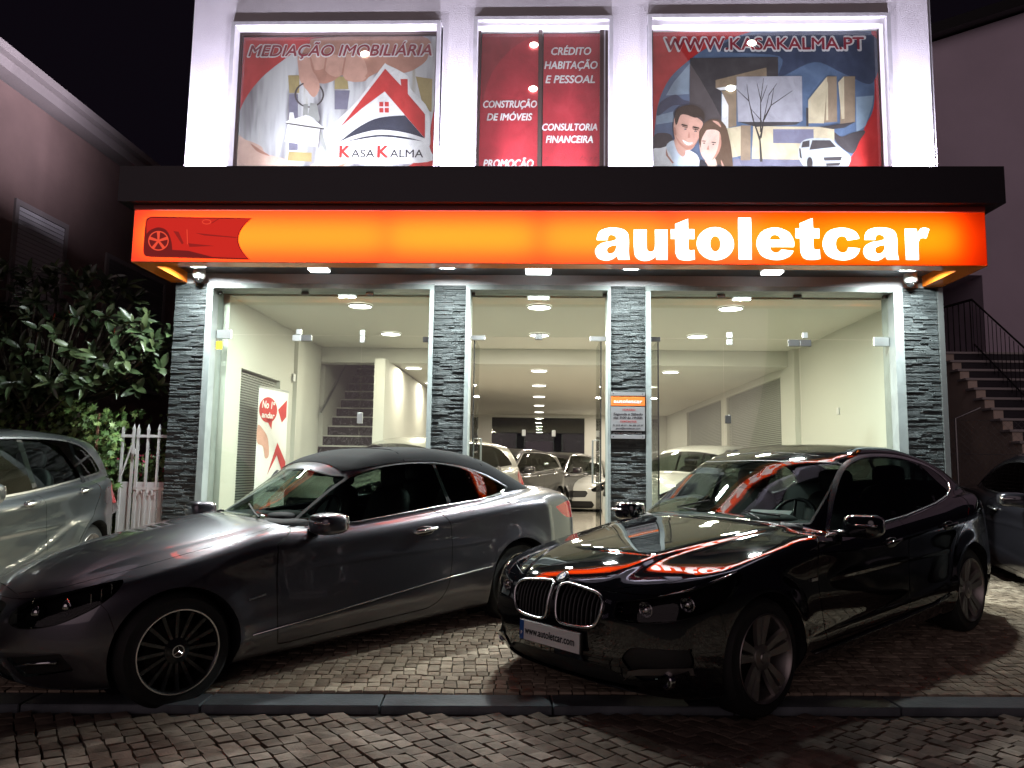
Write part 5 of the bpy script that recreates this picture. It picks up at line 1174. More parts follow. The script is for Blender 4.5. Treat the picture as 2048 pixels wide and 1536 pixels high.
# kidney grilles, lamps, intakes from the front
KID = smooth_path([(.030,.735,1),(.08,.750),(.24,.738),(.33,.722),(.372,.69),(.375,.64),(.35,.575),(.30,.545),(.16,.535),(.08,.54),(.045,.57),(.034,.65)], 5)
fc = lambda P: (P[:, 0] < .35)
bk.region(KID, FRONT, 'hole', fc)
HLv = lambda P: (np.arctan2(np.abs(P[:, 1]), 1.25-P[:, 0]), P[:, 2])
HL = smooth_path([(.36,.63,1),(.37,.70,1),(.50,.725),(.68,.762),(.86,.81),(.96,.835,1),(.97,.80),(.90,.72),(.80,.66),(.66,.625),(.50,.60),(.40,.60)], 5)
hc = lambda P: (P[:, 0] < .95)
bk.region(HL, HLv, 'headlight_glass', hc, gap=.002)
LI = smooth_path([(.0,.345,1),(.30,.345),(.42,.33),(.50,.29),(.52,.235),(.0,.22,1)], 4); bk.region(LI+[(-.2,.22),(-.2,.345)], FRONT, 'lower_intake', fc)
SI = smooth_path([(.50,.405,1),(.56,.47),(.66,.475),(.80,.47,1),(.80,.37),(.72,.33),(.62,.30),(.56,.31)], 4)
bk.region(SI, FRONT, 'side_intake', lambda P: P[:, 0] < .7)
BN = smooth_path([(.105,-.3,1),(.105,.30),(.15,.46),(.235,.60),(.36,.70),(.6,.765),(.9,.79),(1.2,.785),(1.44,.765,1),(1.50,.74,1),(1.52,.6),(1.44,.4),(1.42,.0),(1.42,-.3,1)], 5)
bk.region(BN, TOPV, 'bonnet', lambda P: (P[:, 2] > .72), gap=.0022)
FB = [(-.1,.1),(-.1,.742),(.09,.742),(.40,.74),(.47,.62),(.50,.5),(.5,.1)]
bk.region(FB, SIDE, 'front_bumper', lambda P: P[:, 0] < .7, gap=.0016)
TLv = lambda P: (np.arctan2(np.abs(P[:, 1]), P[:, 0]-3.6), P[:, 2])
bk.region(smooth_path([(.35,.84,1),(.35,.98,1),(.60,1.0),(.80,1.0),(.98,.985,1),(.90,.92),(.78,.86)], 4), TLv, 'tail_light', lambda P: P[:, 0] > 4.0)
MT = dict(body=M['paint_black'], side_window=M['car_glass_dark'], windscreen=M['windscreen'], hatch_glass=M['car_glass_dark'], window_trim=M['chrome_soft'], glass_seal=M['rubber'], hatch_seal=M['rubber'], screen_seal=M['rubber'], gap=M['rubber'], headlight_glass=M['lamp_glass'], lower_intake=M['rubber'], side_intake=M['rubber'], tail_light=M['tail_red'])
BK = empty('black_car', (0.10, 4.685, -.02), 0, 'glossy black five-door fastback with kidney grilles, nose toward the street, red sign reflected in it', 'car')
BK.rotation_mode = 'XYZ'
def pose(o, th, pitch, roll=0):
    th, pt, rl = map(math.radians, (th, pitch, roll)); h = Vector((math.cos(th)*math.cos(pt), math.sin(th)*math.cos(pt), math.sin(pt))); n = Vector((-math.sin(th), math.cos(th), 0)); up = h.cross(n)
    n2 = n*math.cos(rl)+up*math.sin(rl); up = h.cross(n2); o.rotation_euler = Matrix((h, n2, up)).transposed().to_euler('XYZ')
pose(BK, 41.1, 2.75)
bk.emit(BK, MT, drop=('hole',), sided=('side_window', 'front_door', 'rear_door', 'tail_light', 'window_trim', 'headlight_glass', 'side_intake'), names={'window_trim': 'window_trim', 'headlight_glass': 'headlight', 'gap': 'panel_gap'}, offs={'gap': -.006, 'side_intake': -.02, 'lower_intake': -.02, 'window_trim': .003})
for sg in (-1, 1): wheel(BK, .835, sg*.878, .335, .252, .23, 'blade', M['rim_silver'], sg, steer=math.radians(-2)); wheel(BK, 3.72, sg*.885, .335, .252, .24, 'blade', M['rim_silver'], sg)
arch_well(BK, bk, .835, .335, .372, .9, .5); arch_well(BK, bk, 3.72, .335, .372, .9, .5)
def onskin(car, pts2, view, sg=-1, off=0.0):
    # lift 2-d outlines to the skin: 'side' (x,z), 'front' (y,z), 'top' (x,y)
    if view == 'side': P = car.proj([(u, 0, v) for u, v in pts2], 1, -float(sg), sg*1.3)
    elif view == 'front': P = car.proj([(0, u, v) for u, v in pts2], 0, 1.0, -.5)
    else: P = car.proj([(u, v, 0) for u, v in pts2], 2, -1.0, 2.1)
    if off: P = P+car.normals(P)*off
    return [tuple(p) for p in P]
def fnpatch(mb, car, pts2, view, sg=-1, off=.004, th=None):
    P = onskin(car, pts2, view, sg, off); c = tuple(np.mean(P, axis=0)); n = len(P); mb.add(P+[c], [(i, (i+1) % n, n) for i in range(n)]); return mb
def mirror(root, c, sg, body='paint_black', s_=(.095, .13, .085), lamp=True):
    m_ = empty('door_mirror', c); m_.parent = root
    mb = MB(); superbox(mb, (0, sg*.03, 0), s_, .55, 24, 14); carpart(root, 'mirror_housing', mb, body, 'all', m_)
    mb = MB(); superbox(mb, (.088, sg*.03, 0), (.012, s_[1]*.86, s_[2]*.8), .5); carpart(root, 'mirror_glass', mb, 'chrome', 'all', m_)
    mb = MB(); superbox(mb, (.0, -sg*.10, -.055), (.045, .09, .022), .6); carpart(root, 'mirror_foot', mb, 'trim_black', 'all', m_)
    if lamp: mb = MB(); superbox(mb, (-.075, sg*.085, .012), (.03, .07, .010), .6); carpart(root, 'indicator', mb, 'reflector', 'all', m_)
def handle(root, car, x, z, m='chrome_soft', ln=.11):
    for sg in (-1, 1):
        p = onskin(car, [(x, z), (x-ln, z-.012), (x+ln, z+.012)], 'side', sg)
        mb = MB(); superbox(mb, (x, p[0][1]+sg*.002, z-.006), (ln*.75, .012, .034), .8); b = carpart(root, 'handle_bowl', mb, 'trim_black', 'all')
        mb = MB(); mb.tube([(p[1][0], p[1][1]+sg*.012, z-.010), (p[1][0]+.02, p[1][1]+sg*.030, z-.006), (x, p[0][1]+sg*.037, z), (p[2][0]-.02, p[2][1]+sg*.030, z+.008), (p[2][0], p[2][1]+sg*.012, z+.010)], [.011, .013, .014, .013, .011], 8); carpart(root, 'door_handle', mb, m, 'all')
def cabin(root, xs, w, z0, zb, dash_x, seats, steer=True):
    mb = MB(); mb.box(xs[0], xs[1], -w, w, z0-.06, z0); mb.box(xs[0]-.05, xs[0], -w, w, z0, zb-.08); mb.box(xs[1], xs[1]+.05, -w, w, z0, zb-.05); mb.box(xs[0], xs[1], -w-.03, -w, z0, zb-.05); mb.box(xs[0], xs[1], w, w+.03, z0, zb-.05)
    carpart(root, 'cabin_tub', mb, 'lining')
    mb = MB(); superbox(mb, (dash_x, 0, zb-.08), (.24, w*.97, .10), .35, 24, 8); superbox(mb, (dash_x+.02, -.36, zb-.02), (.14, .19, .075), .6); carpart(root, 'dashboard', mb, 'lining', 'all')['kind'] = 'stuff'
    for x, y in seats: seat(root, x, y, z0=z0+.22)
    if steer:
        mb = MB(); c = Vector((dash_x+.33, -.36, zb-.03)); R_ = Matrix.Rotation(math.radians(-62), 3, 'Y'); pts = [c+R_ @ Vector((.18*math.cos(a), .18*math.sin(a), 0)) for a in np.linspace(0, 2*math.pi, 25)]; mb.tube(pts, .014, 6, False)
        for a in (.1, 2.1, 4.2): mb.tube([c, c+R_ @ Vector((.17*math.cos(a), .17*math.sin(a), 0))], .012, 5)
        carpart(root, 'steering_wheel', mb, 'trim_black', 'all')['kind'] = 'stuff'
    mb = MB(); superbox(mb, (dash_x+.52, 0, zb+.30), (.02, .115, .032), .6); carpart(root, 'rear_view_mirror', mb, 'trim_black', 'all')
def lining(car, root, x0, x1, drop=('side_window', 'windscreen', 'hatch_glass', 'hole', 'rear_window', 'quarter_window')):
    a = car.A(); Nn = car.normals(a); fs = [f for f, t in zip(car.Fc, car.T) if t not in drop and x0 < a[f[0]][0] < x1 and a[f[0]][2] > .98 and (a[f[0]][2] > 1.06 or abs(a[f[0]][1]) > .3)]
    idx = sorted({i for f in fs for i in f}); mp = {j: i for i, j in enumerate(idx)}; P = a[idx]-Nn[idx]*.018; mb = MB()
    mb.add([tuple(p) for p in P], [tuple(mp[i] for i in f) for f in fs]); mb.add([(p[0], -p[1], p[2]) for p in P], [tuple(mp[i] for i in reversed(f)) for f in fs]); carpart(root, 'headlining', mb, 'lining')
# ---- black car fittings
cabin(BK, (1.45, 4.0), .74, .30, 1.0, 1.72, ((2.25, -.37), (2.25, .37), (3.15, -.36), (3.15, .36))); lining(bk, BK, 1.6, 4.5)
for sg in (1, -1):
    k = [(sg*a, b) for a, b in KID]
    ring = onskin(bk, k, 'front', off=.006); mb = MB(); mb.tube([Vector(p) for p in ring]+[Vector(ring[0])], .0085, 8, False); gr = carpart(BK, 'kidney_grille', mb, 'chrome_soft', 'all')
    mb = MB(); mb.box(.13, .15, min(sg*.02, sg*.39), max(sg*.02, sg*.39), .52, .76); carpart(BK, 'grille_back', mb, 'black', par=gr)
    ys = [.062+.0335*i for i in range(10)]
    KA = np.array(KID)
    def zrange(y_):
        zz = []
        for i in range(len(KA)):
            a, b = KA[i], KA[(i+1) % len(KA)]
            if (a[0]-y_)*(b[0]-y_) <= 0 and a[0] != b[0]: zz.append(a[1]+(b[1]-a[1])*(y_-a[0])/(b[0]-a[0]))
        return min(zz), max(zz)
    for y_ in ys:
        z0, z1 = zrange(y_); q = onskin(bk, [(sg*y_, z0+(z1-z0)*t) for t in (0, .25, .5, .75, 1)], 'front', off=-.012); mb = MB()
        vs = []
        for p in q: vs += [(p[0]+.002, p[1]-.004, p[2]), (p[0]-.006, p[1], p[2]), (p[0]+.002, p[1]+.004, p[2]), (p[0]+.05, p[1], p[2])]
        fs = [(i*4+j, i*4+(j+1) % 4, i*4+4+(j+1) % 4, i*4+4+j) for i in range(4) for j in range(4)]
        mb.add(vs, fs); carpart(BK, 'grille_bar', mb, 'grille_dark', 'all', gr)
    q = onskin(bk, [(sg*.385, .705), (sg*.425, .70), (sg*.425, .612), (sg*.385, .60)], 'front', off=.004); carpart(BK, 'grille_bridge', MB().add(q, [(0, 1, 2, 3)]), 'chrome_soft')
# badge: quartered roundel
bpz = onskin(bk, [(0, .775)], 'front')[0]; nb = bk.normals(np.array([bpz]))[0]
bd = empty('badge', (bpz[0]+nb[0]*.006, 0, bpz[2]+nb[2]*.006)); bd.parent = BK; bd.rotation_euler = Vector(nb).to_track_quat('Z', 'Y').to_euler()
carpart(BK, 'badge_disc', MB().lathe([(0, .004), (.036, .003), (.041, 0)], 28), 'trim_black', True, bd); carpart(BK, 'badge_ring', MB().lathe([(.037, .003), (.0385, .006), (.041, .005), (.042, 0)], 28), 'chrome_soft', True, bd)
mat('badge_blue', (.02, .09, .35), .3)
for q in range(4):
    mb = MB(); a0 = q*math.pi/2; mb.add([(0, 0, .0048)]+[(.024*math.cos(a0+t*math.pi/12), .024*math.sin(a0+t*math.pi/12), .0048) for t in range(7)], [(0, i, i+1) for i in range(1, 7)]); carpart(BK, 'badge_quarter', mb, 'badge_blue' if q % 2 == 0 else 'ink_white', par=bd)
# headlamps: housing and two ringed projectors behind the clear cover
for sg in (-1, 1):
    hu = empty('headlamp_unit', (.0, 0, 0)); hu.parent = BK
    mb = MB()
    for i in range(9):
        a = .38+.56*i/9; 
    def hp_(az, z, dep):
        q = bk.proj([(1.25-1.0*math.cos(az)*0, 0, z)], 1, 0, 0) if False else None
        # ray from the lamp axis outward
        O = np.array([[1.25, 0, z]]); Dr = np.array([[-math.cos(az), sg*math.sin(az), 0]]); p = bk.shoot(O, Dr, 2.2)[0]; return Vector(p)-Vector(Dr[0])*dep
    top = [(.37,.70),(.50,.72),(.68,.755),(.86,.80),(.95,.825)]; bot = [(.37,.605),(.50,.605),(.68,.628),(.86,.69),(.95,.79)]
    vs = []; 
    for (a1, z1), (a2, z2) in zip(top, bot): vs += [hp_(a1, z1, .012), hp_(a1, z1-.02, .10), hp_(a2, z2+.02, .10), hp_(a2, z2, .012)]
    mb.add(vs, [(i*4+j, i*4+j+1, i*4+5+j, i*4+4+j) for i in range(4) for j in range(3)]); carpart(BK, 'lamp_housing', mb, 'lamp_housing', par=hu)
    for az, z in ((.50, .662), (.68, .69)):
        c = hp_(az, z, .05); mb = MB(); pts = [c+Vector((0, .045*math.cos(t)*1.0, .042*math.sin(t))) for t in np.linspace(.6, 2*math.pi-.0, 22)]; mb.tube(pts, .0062, 6, False); carpart(BK, 'light_ring', mb, 'reflector', 'all', hu)
        mb = MB(); mb.lathe([(.012, .035), (.034, .022), (.046, .002), (.048, -.004)], 22, 'x', tuple(c)); carpart(BK, 'reflector_bowl', mb, 'reflector', True, hu)
        mb = MB(); mb.ball(c+Vector((.004, 0, 0)), (.026, .026, .026), 14, 8); carpart(BK, 'projector', mb, 'chrome', 'all', hu)
    c1, c2 = hp_(.38, .672, .01), hp_(.38, .650, .01)
    for c in (c1, c2): mb = MB(); mb.tube([c, c+Vector((.002, sg*.03, .001))], .004, 6); carpart(BK, 'light_bar', mb, 'reflector', par=hu)
    br_ = [hp_(a, z+.004, -.002) for a, z in ((.56, .735), (.68, .762), (.86, .808), (.95, .83))]; mb = MB(); mb.tube(br_, [.002, .006, .007, .003], 6); carpart(BK, 'lamp_eyebrow', mb, 'reflector', 'all', hu)
# number plate with the dealer's address
PL = empty('number_plate', (-.018, 0, .452)); PL.parent = BK; PL.rotation_euler = (0, math.radians(4), 0)
carpart(BK, 'plate_base', MB().bbox(-.006, .02, -.268, .268, -.06, .06, .004), 'trim_black', par=PL); carpart(BK, 'plate_sheet', MB().box(-.0085, -.0062, -.26, .26, -.055, .055), 'ink_white', par=PL)
carpart(BK, 'plate_strip', MB().box(-.0098, -.0086, .222, .26, -.055, .055), 'badge_blue', par=PL)
text('www.autoletcar.com', M['ink'], PL, -.0102, .21, -.018, .042, .43, 0, .0016, right=(0, -1, 0))
text('P', M['ink_white'], PL, -.0104, .248, -.03, .022, .012, 0, .001, right=(0, -1, 0))
# lower trims
for sg in (-1, 1):
    pts = [(sg*a, b) for a, b in ((.50, .30), (.53, .345), (.60, .365), (.80, .375))]; q = onskin(bk, pts, 'front', off=.010); q2 = onskin(bk, [(sg*a, b) for a, b in ((.485, .285), (.525, .315), (.60, .330), (.80, .335))], 'front', off=.008); mb = MB(); n = 4
    mb.add(q+q2+[(p[0]+.03, p[1], p[2]) for p in q2], [(i, i+1, 5+i, 4+i) for i in range(3)]+[(4+i, 5+i, 9+i, 8+i) for i in range(3)]); carpart(BK, 'bumper_blade', mb, 'rim_silver', True)
    f_ = onskin(bk, [(sg*.70, .30)], 'front', off=.0)[0]; mb = MB(); mb.lathe([(0, .0), (.028, -.004), (.034, -.010), (.042, -.006), (.045, .02)], 20, 'x', (f_[0]+.006, f_[1], f_[2])); carpart(BK, 'fog_lamp', mb, 'reflector', True)
    mirror(BK, (1.80, sg*.975, 1.005), sg, s_=(.085, .115, .075))
    # side gill behind the front wheel, sill blade
    g_ = onskin(bk, [(1.30, .745), (1.42, .755)], 'side', sg, .004); carpart(BK, 'side_badge', MB().bbox(1.33, 1.40, min(g_[0][1], g_[0][1]+sg*.006), max(g_[0][1], g_[0][1]+sg*.006), .70, .72, .001), 'chrome_soft')
    sk = onskin(bk, [(1.35, .27), (1.8, .28), (2.4, .30), (3.0, .33), (3.25, .37)], 'side', sg, .008); mb = MB(); mb.tube(sk, [.006, .012, .014, .012, .005], 8); carpart(BK, 'sill_blade', mb, 'trim_black', 'all')
    wt = onskin(bk, [(1.64, .942), (2.2, .951), (2.81, .978), (3.4, 1.03), (3.72, 1.07), (3.87, 1.115), (3.905, 1.17)], 'side', sg, .006); mb = MB(); mb.tube(wt, .008, 6); carpart(BK, 'window_strip', mb, 'chrome_soft', 'all')
    bp_ = onskin(bk, [(2.68, 1.40), (2.66, 1.0)], 'side', sg, .003); mb = MB(); 
    q = onskin(bk, [(2.62, 1.0), (2.66, 1.41), (2.71, 1.41), (2.70, 1.0)], 'side', sg, .003); mb.add(q, [(0, 1, 2, 3)]); carpart(BK, 'door_pillar', mb, 'trim_black')
    q = onskin(bk, [(3.40, 1.05), (3.46, 1.345), (3.50, 1.34), (3.45, 1.05)], 'side', sg, .003); mb = MB(); mb.add(q, [(0, 1, 2, 3)]); carpart(BK, 'door_pillar', mb, 'trim_black')
handle(BK, bk, 2.38, .845, 'paint_black'); handle(BK, bk, 3.32, .885, 'paint_black')
q = bk.proj([(3.65, 0, 0)], 2, -1.0, 2.1)[0]; mb = MB(); mb.add([(3.58, 0, q[2]), (3.74, -.022, q[2]-.03), (3.74, .022, q[2]-.03), (3.72, 0, q[2]+.045), (3.75, 0, q[2]-.03)], [(0, 1, 3), (0, 3, 2), (1, 4, 3), (4, 2, 3)]); carpart(BK, 'roof_fin', mb, 'trim_black', 'all')
for y0_, y1_ in ((-.55, -.02), (.02, .55)):
    w_ = onskin(bk, [(1.50, y0_*.9+.05), (1.56, (y0_+y1_)/2), (1.62, y0_+.02)], 'top', off=.018); mb = MB(); mb.tube(w_, .007, 5); carpart(BK, 'wiper', mb, 'rubber')
# paper sheet behind the windscreen
o = MB().bbox(-.11, .11, -.15, .15, 0, .002, .0005).build('dashboard_sheet', M['paper'], BK); o.location = (1.78, -.32, 1.03); o.rotation_euler = (0, math.radians(-18), .2)
# ================================================================ grey cabriolet
mc = Car(gx=(1.2, 4.35), L=4.70, xf=.83, xr=3.60, rw=.335, zw=.325,
 fz=[(.10,.26),(.2,.10),(.30,.04),(.42,.0),(.55,.01),(.66,.045),(.74,.12),(.80,.25),(.86,.45)], fy=[(0,0),(.2,.012),(.4,.05),(.55,.115),(.68,.22),(.78,.36),(.86,.6),(.9,.8)],
 rz=[(.15,.2),(.3,.06),(.5,.0),(.7,.0),(.85,.02),(.95,.05),(1.05,.14)], ry=[(0,0),(.3,.02),(.5,.07),(.68,.19),(.78,.34),(.86,.6)],
 W=[(0,.84),(.4,.885),(.83,.895),(1.4,.895),(2.4,.90),(3.2,.905),(3.6,.912),(4.2,.885),(4.70,.82)],
 H=[(0,.66),(.10,.70),(.25,.76),(.5,.845),(.85,.915),(1.2,.965),(1.5,1.0),(1.9,.97),(3.2,1.02),(3.7,1.06),(4.1,1.075),(4.45,1.055),(4.62,1.03),(4.70,.99)],
 Hc=[(0,.20),(.4,.20),(1.0,.155),(1.5,.10),(3.3,.06),(4.1,.09),(4.7,.14)], crease=(.48,.12), cr=.010, redge=.09, rfront=.12,
 zb=[(0,.19),(.6,.16),(4.2,.18),(4.70,.25)], zs=[(0,.66),(.5,.755),(.95,.815),(1.39,.85),(2.0,.865),(2.62,.895),(3.3,.935),(3.9,.95),(4.7,.90)], zl=[(0,.25),(1.27,.33),(1.96,.386),(2.74,.457),(3.24,.495),(4.7,.55)], up=.50, dn=.14, low=.010, flare=.022,
 R=[(1.0,.75),(1.3,.87),(1.5,.965),(1.75,1.11),(2.0,1.265),(2.13,1.345),(2.3,1.405),(2.6,1.448),(2.95,1.452),(3.25,1.425),(3.55,1.355),(3.85,1.22),(4.08,1.10),(4.25,1.02),(4.4,.9)],
 xm=2.5, kf=.50, kr=.16, rc=.10, Gw=[(1.2,.68),(1.6,.745),(2.2,.775),(3.0,.775),(3.5,.745),(4.0,.68),(4.4,.55)], tum=.40, tc=.25, rroof=.13, rblend=.02)
mc.mesh(205, 150, 60)
MDL = smooth_path([(1.70,.945,1),(2.1,.95),(2.5,.978),(2.78,.997),(3.25,1.02),(3.55,1.055,1),(3.64,1.085),(3.60,1.115),(3.36,1.225),(3.04,1.305),(2.78,1.325),(2.5,1.317),(2.26,1.275),(2.1,1.20),(1.9,1.075)], 6)
mc.region(MDL, SIDE, 'side_window', wcond, trim=.010, trimtag='glass_seal')
WS = smooth_path([(1.50,0),(1.52,.3),(1.60,.5),(1.74,.64,1),(1.95,.59),(2.16,.535,1),(2.10,.4),(2.07,.2),(2.06,0),(2.06,-.3),(1.50,-.3)], 5)
mc.region(WS, TOPV, 'windscreen', lambda P: (P[:, 2] > .93) & (P[:, 0] < 2.6), trim=.010, trimtag='screen_seal')
# soft top: everything above a line from the screen header back round to the deck
ST = smooth_path([(2.17,1.285,1),(2.13,1.6,1),(4.5,1.6,1),(4.45,1.07,1),(4.16,1.06),(3.75,1.06),(3.56,1.045,1),(3.66,1.09),(3.61,1.13),(3.37,1.24),(3.04,1.318),(2.78,1.338),(2.5,1.33)], 4)
mc.region(ST, SIDE, 'soft_top', lambda P: (P[:, 2] > 1.0), gap=.002, only=('body', 'glass_seal', 'screen_seal'))
for xw in (.83, 3.60): mc.region([(xw+.362*math.cos(a), .325+.362*math.sin(a)) for a in np.linspace(0, 2*math.pi, 48)[:-1]], SIDE, 'hole', lambda P: np.abs(P[:, 1]) > .55)
MD = smooth_path([(1.445,.86,1),(1.60,.945,1),(1.72,.95,1),(2.74,.99,1),(2.84,.90),(2.87,.80),(2.865,.60),(2.82,.42),(2.74,.31),(2.62,.265,1),(1.50,.235,1),(1.45,.27),(1.435,.5)], 5)
mc.region(MD, SIDE, 'front_door', dc, gap=.0038)
HLm = smooth_path([(.36,.60,1),(.42,.665),(.55,.695),(.72,.735),(.84,.752,1),(.83,.70),(.76,.63),(.62,.555),(.48,.53),(.38,.545)], 5)
mc.region(HLm, HLv, 'headlight_glass', hc, gap=.002)
mc.region(smooth_path([(.0,.655,1),(.30,.645),(.345,.60),(.33,.50),(.27,.42),(.0,.40,1)], 4)+[(-.2,.40),(-.2,.655)], FRONT, 'hole', fc)
mc.region([(-.2,.33),(.34,.33),(.40,.28),(.38,.21),(-.2,.21)], FRONT, 'lower_intake', fc)
mc.region(smooth_path([(.44,.37,1),(.72,.40,1),(.74,.30,1),(.50,.26,1)], 3), FRONT, 'side_intake', lambda P: P[:, 0] < .6)
BNm = smooth_path([(.14,-.3,1),(.14,.25),(.17,.36),(.24,.47),(.36,.575),(.6,.66),(.9,.70),(1.2,.72),(1.44,.72,1),(1.53,.66,1),(1.50,.5),(1.46,.3),(1.45,.0),(1.45,-.3,1)], 5)
mc.region(BNm, TOPV, 'bonnet', lambda P: (P[:, 2] > .66), gap=.0022)
mc.region([(-.1,.1),(-.1,.665),(.12,.665),(.40,.70),(.47,.60),(.50,.5),(.5,.1)], SIDE, 'front_bumper', lambda P: P[:, 0] < .7, gap=.0016)
mc.region(smooth_path([(4.10,-.3,1),(4.12,.5),(4.2,.60),(4.5,.62),(4.60,.58,1),(4.66,-.3,1)], 4), TOPV, 'boot_lid', lambda P: (P[:, 2] > .95), gap=.0022)
mc.region(smooth_path([(.42,.80,1),(.42,.90),(.60,.925),(.85,.925),(1.02,.895,1),(.92,.82),(.78,.78)], 4), TLv, 'tail_light', lambda P: P[:, 0] > 4.0)
MTm = dict(MT); MTm.update(body=M['paint_grey'], side_window=M['car_glass'], soft_top=M['soft_top'])
MC = empty('grey_cabriolet', (-3.25, 4.50, -.035), 0, 'dark grey convertible with closed black fabric roof, parked left of the black car', 'car'); pose(MC, 46.5, 3.0)
mc.emit(MC, MTm, drop=('hole',), sided=('side_window', 'glass_seal', 'front_door', 'tail_light', 'headlight_glass', 'side_intake'), names={'headlight_glass': 'headlight', 'gap': 'panel_gap'}, offs={'gap': -.006, 'side_intake': -.02, 'lower_intake': -.02, 'soft_top': .004})
for sg in (-1, 1): wheel(MC, .83, sg*.872, .325, .240, .22, 'ring', M['rim_black'], sg); wheel(MC, 3.60, sg*.876, .325, .240, .23, 'ring', M['rim_black'], sg)
arch_well(MC, mc, .83, .325, .362, .9, .5); arch_well(MC, mc, 3.60, .325, .362, .9, .5)
cabin(MC, (1.5, 3.7), .72, .28, .97, 1.75, ((2.3, -.36), (2.3, .36), (3.05, -.32), (3.05, .32))); lining(mc, MC, 1.7, 4.1)
for sg in (-1, 1):
    mirror(MC, (1.73, sg*.975, .975), sg, 'paint_grey', (.10, .125, .068))
    for nm, pts, r_ in (('belt_strip', [(1.72, .935), (2.1, .94), (2.5, .968), (2.78, .987), (3.25, 1.010), (3.56, 1.043)], .007), ('side_strip', [(1.27, .335), (1.96, .392), (2.74, .463), (3.24, .498)], .0045)):
        q = onskin(mc, pts, 'side', sg, .004); carpart(MC, nm, MB().tube(q, r_, 6), 'chrome_soft', 'all')
    q = onskin(mc, [(2.93, 1.01), (2.90, 1.31), (2.93, 1.31), (2.965, 1.01)], 'side', sg, .003); carpart(MC, 'window_joint', MB().add(q, [(0, 1, 2, 3)]), 'trim_black')
    q = onskin(mc, [(1.245, .545), (1.36, .56), (1.36, .572), (1.245, .557)], 'side', sg, .003); carpart(MC, 'side_badge', MB().add(q, [(0, 1, 2, 3)]), 'chrome_soft')
    hu = empty('headlamp_unit', (0, 0, 0)); hu.parent = MC
    def hq(az, z, dep): 
        O = np.array([[1.25, 0, z]]); Dr = np.array([[-math.cos(az), sg*math.sin(az), 0]]); return Vector(mc.shoot(O, Dr, 2.2)[0])-Vector(Dr[0])*dep
    vs = []
    for (a1, z1), (a2, z2) in zip([(.37,.60),(.46,.665),(.60,.70),(.72,.725),(.83,.745)], [(.37,.54),(.48,.535),(.62,.56),(.74,.625),(.83,.71)]): vs += [hq(a1, z1, .012), hq(a1, z1-.015, .09), hq(a2, z2+.015, .09), hq(a2, z2, .012)]
    carpart(MC, 'lamp_housing', MB().add(vs, [(i*4+j, i*4+j+1, i*4+5+j, i*4+4+j) for i in range(4) for j in range(3)]), 'lamp_housing', par=hu)
    for az, z in ((.46, .60), (.60, .63)): carpart(MC, 'reflector_bowl', MB().lathe([(.012, .035), (.036, .022), (.05, .002), (.052, -.004)], 22, 'x', tuple(hq(az, z, .055))), 'reflector', True, hu); carpart(MC, 'projector', MB().ball(hq(az, z, .06), (.032, .036, .036), 14, 8), 'chrome', 'all', hu)
    for k_ in range(3): carpart(MC, 'reflector_fin', MB().bbox(*[w for c in zip(hq(.70+.04*k_, .665+.02*k_, .05)-Vector((.004, .02, .03)), hq(.70+.04*k_, .665+.02*k_, .05)+Vector((.004, .02, .03))) for w in c], .002), 'reflector', par=hu)
    q = onskin(mc, [(sg*.50, .335), (sg*.70, .355)], 'front', off=.004); carpart(MC, 'running_light', MB().tube(q, .012, 8), 'reflector', 'all')
    # star on the wheel caps
for w_ in [c for c in COL.objects if c.name.startswith('wheel') and c.type == 'EMPTY' and c.parent == MC]:
    sg = -1 if w_.location.y < 0 else 1; mb = MB(); mb.lathe([(.028, sg*.004), (.030, sg*.008), (.034, sg*.008), (.036, sg*.003)], 28, 'y')
    for k_ in range(3):
        a = math.pi/2+2*math.pi*k_/3; mb.tube([(0, sg*.008, 0), (.03*math.cos(a), sg*.006, .03*math.sin(a))], [.004, .0015], 5)
    carpart(MC, 'cap_emblem', mb, 'chrome_soft', True, w_)['kind'] = 'stuff'
gb = empty('front_grille', (0, 0, 0)); gb.parent = MC
carpart(MC, 'grille_back', MB().box(.14, .16, -.36, .36, .38, .68), 'black', par=gb)
for z in (.46, .53, .60): carpart(MC, 'grille_bar', MB().tube(onskin(mc, [(-.31, z), (-.15, z), (0, z), (.15, z), (.31, z)], 'front', off=-.004), .009, 6), 'chrome_soft', 'all', gb)
mb = MB(); mb.lathe([(.075, -.004), (.08, -.012), (.09, -.010), (.093, .0)], 32, 'x', (.0, 0, .53))
for k_ in range(3): a = math.pi/2+2*math.pi*k_/3; mb.tube([(-.008, 0, .53), (-.006, .08*math.cos(a), .53+.08*math.sin(a))], [.011, .004], 6)
carpart(MC, 'grille_star', mb, 'chrome_soft', True, gb)['kind'] = 'stuff'
handle(MC, mc, 2.61, .842)
for y0_ in (-.5, .06):
    w_ = onskin(mc, [(1.53, y0_+.05), (1.60, y0_+.25), (1.66, y0_+.45)], 'top', off=.016); carpart(MC, 'wiper', MB().tube(w_, .008, 5), 'rubber')

for x_ in (2.62, 3.42):
    q = onskin(mc, [(x_+.05*abs(y_), y_) for y_ in np.linspace(-.60, .60, 15)], 'top', off=.0055); carpart(MC, 'roof_seam', MB().tube(q, .0035, 5), 'soft_top', 'all')
q = onskin(bk, [(2.34, y_) for y_ in np.linspace(-.50, .50, 13)], 'top', off=.0005); carpart(BK, 'sunroof_edge', MB().tube(q, .003, 4), 'rubber', 'all')
q = onskin(bk, [(3.25, y_) for y_ in np.linspace(-.50, .50, 13)], 'top', off=.0005); carpart(BK, 'sunroof_edge', MB().tube(q, .003, 4), 'rubber', 'all')
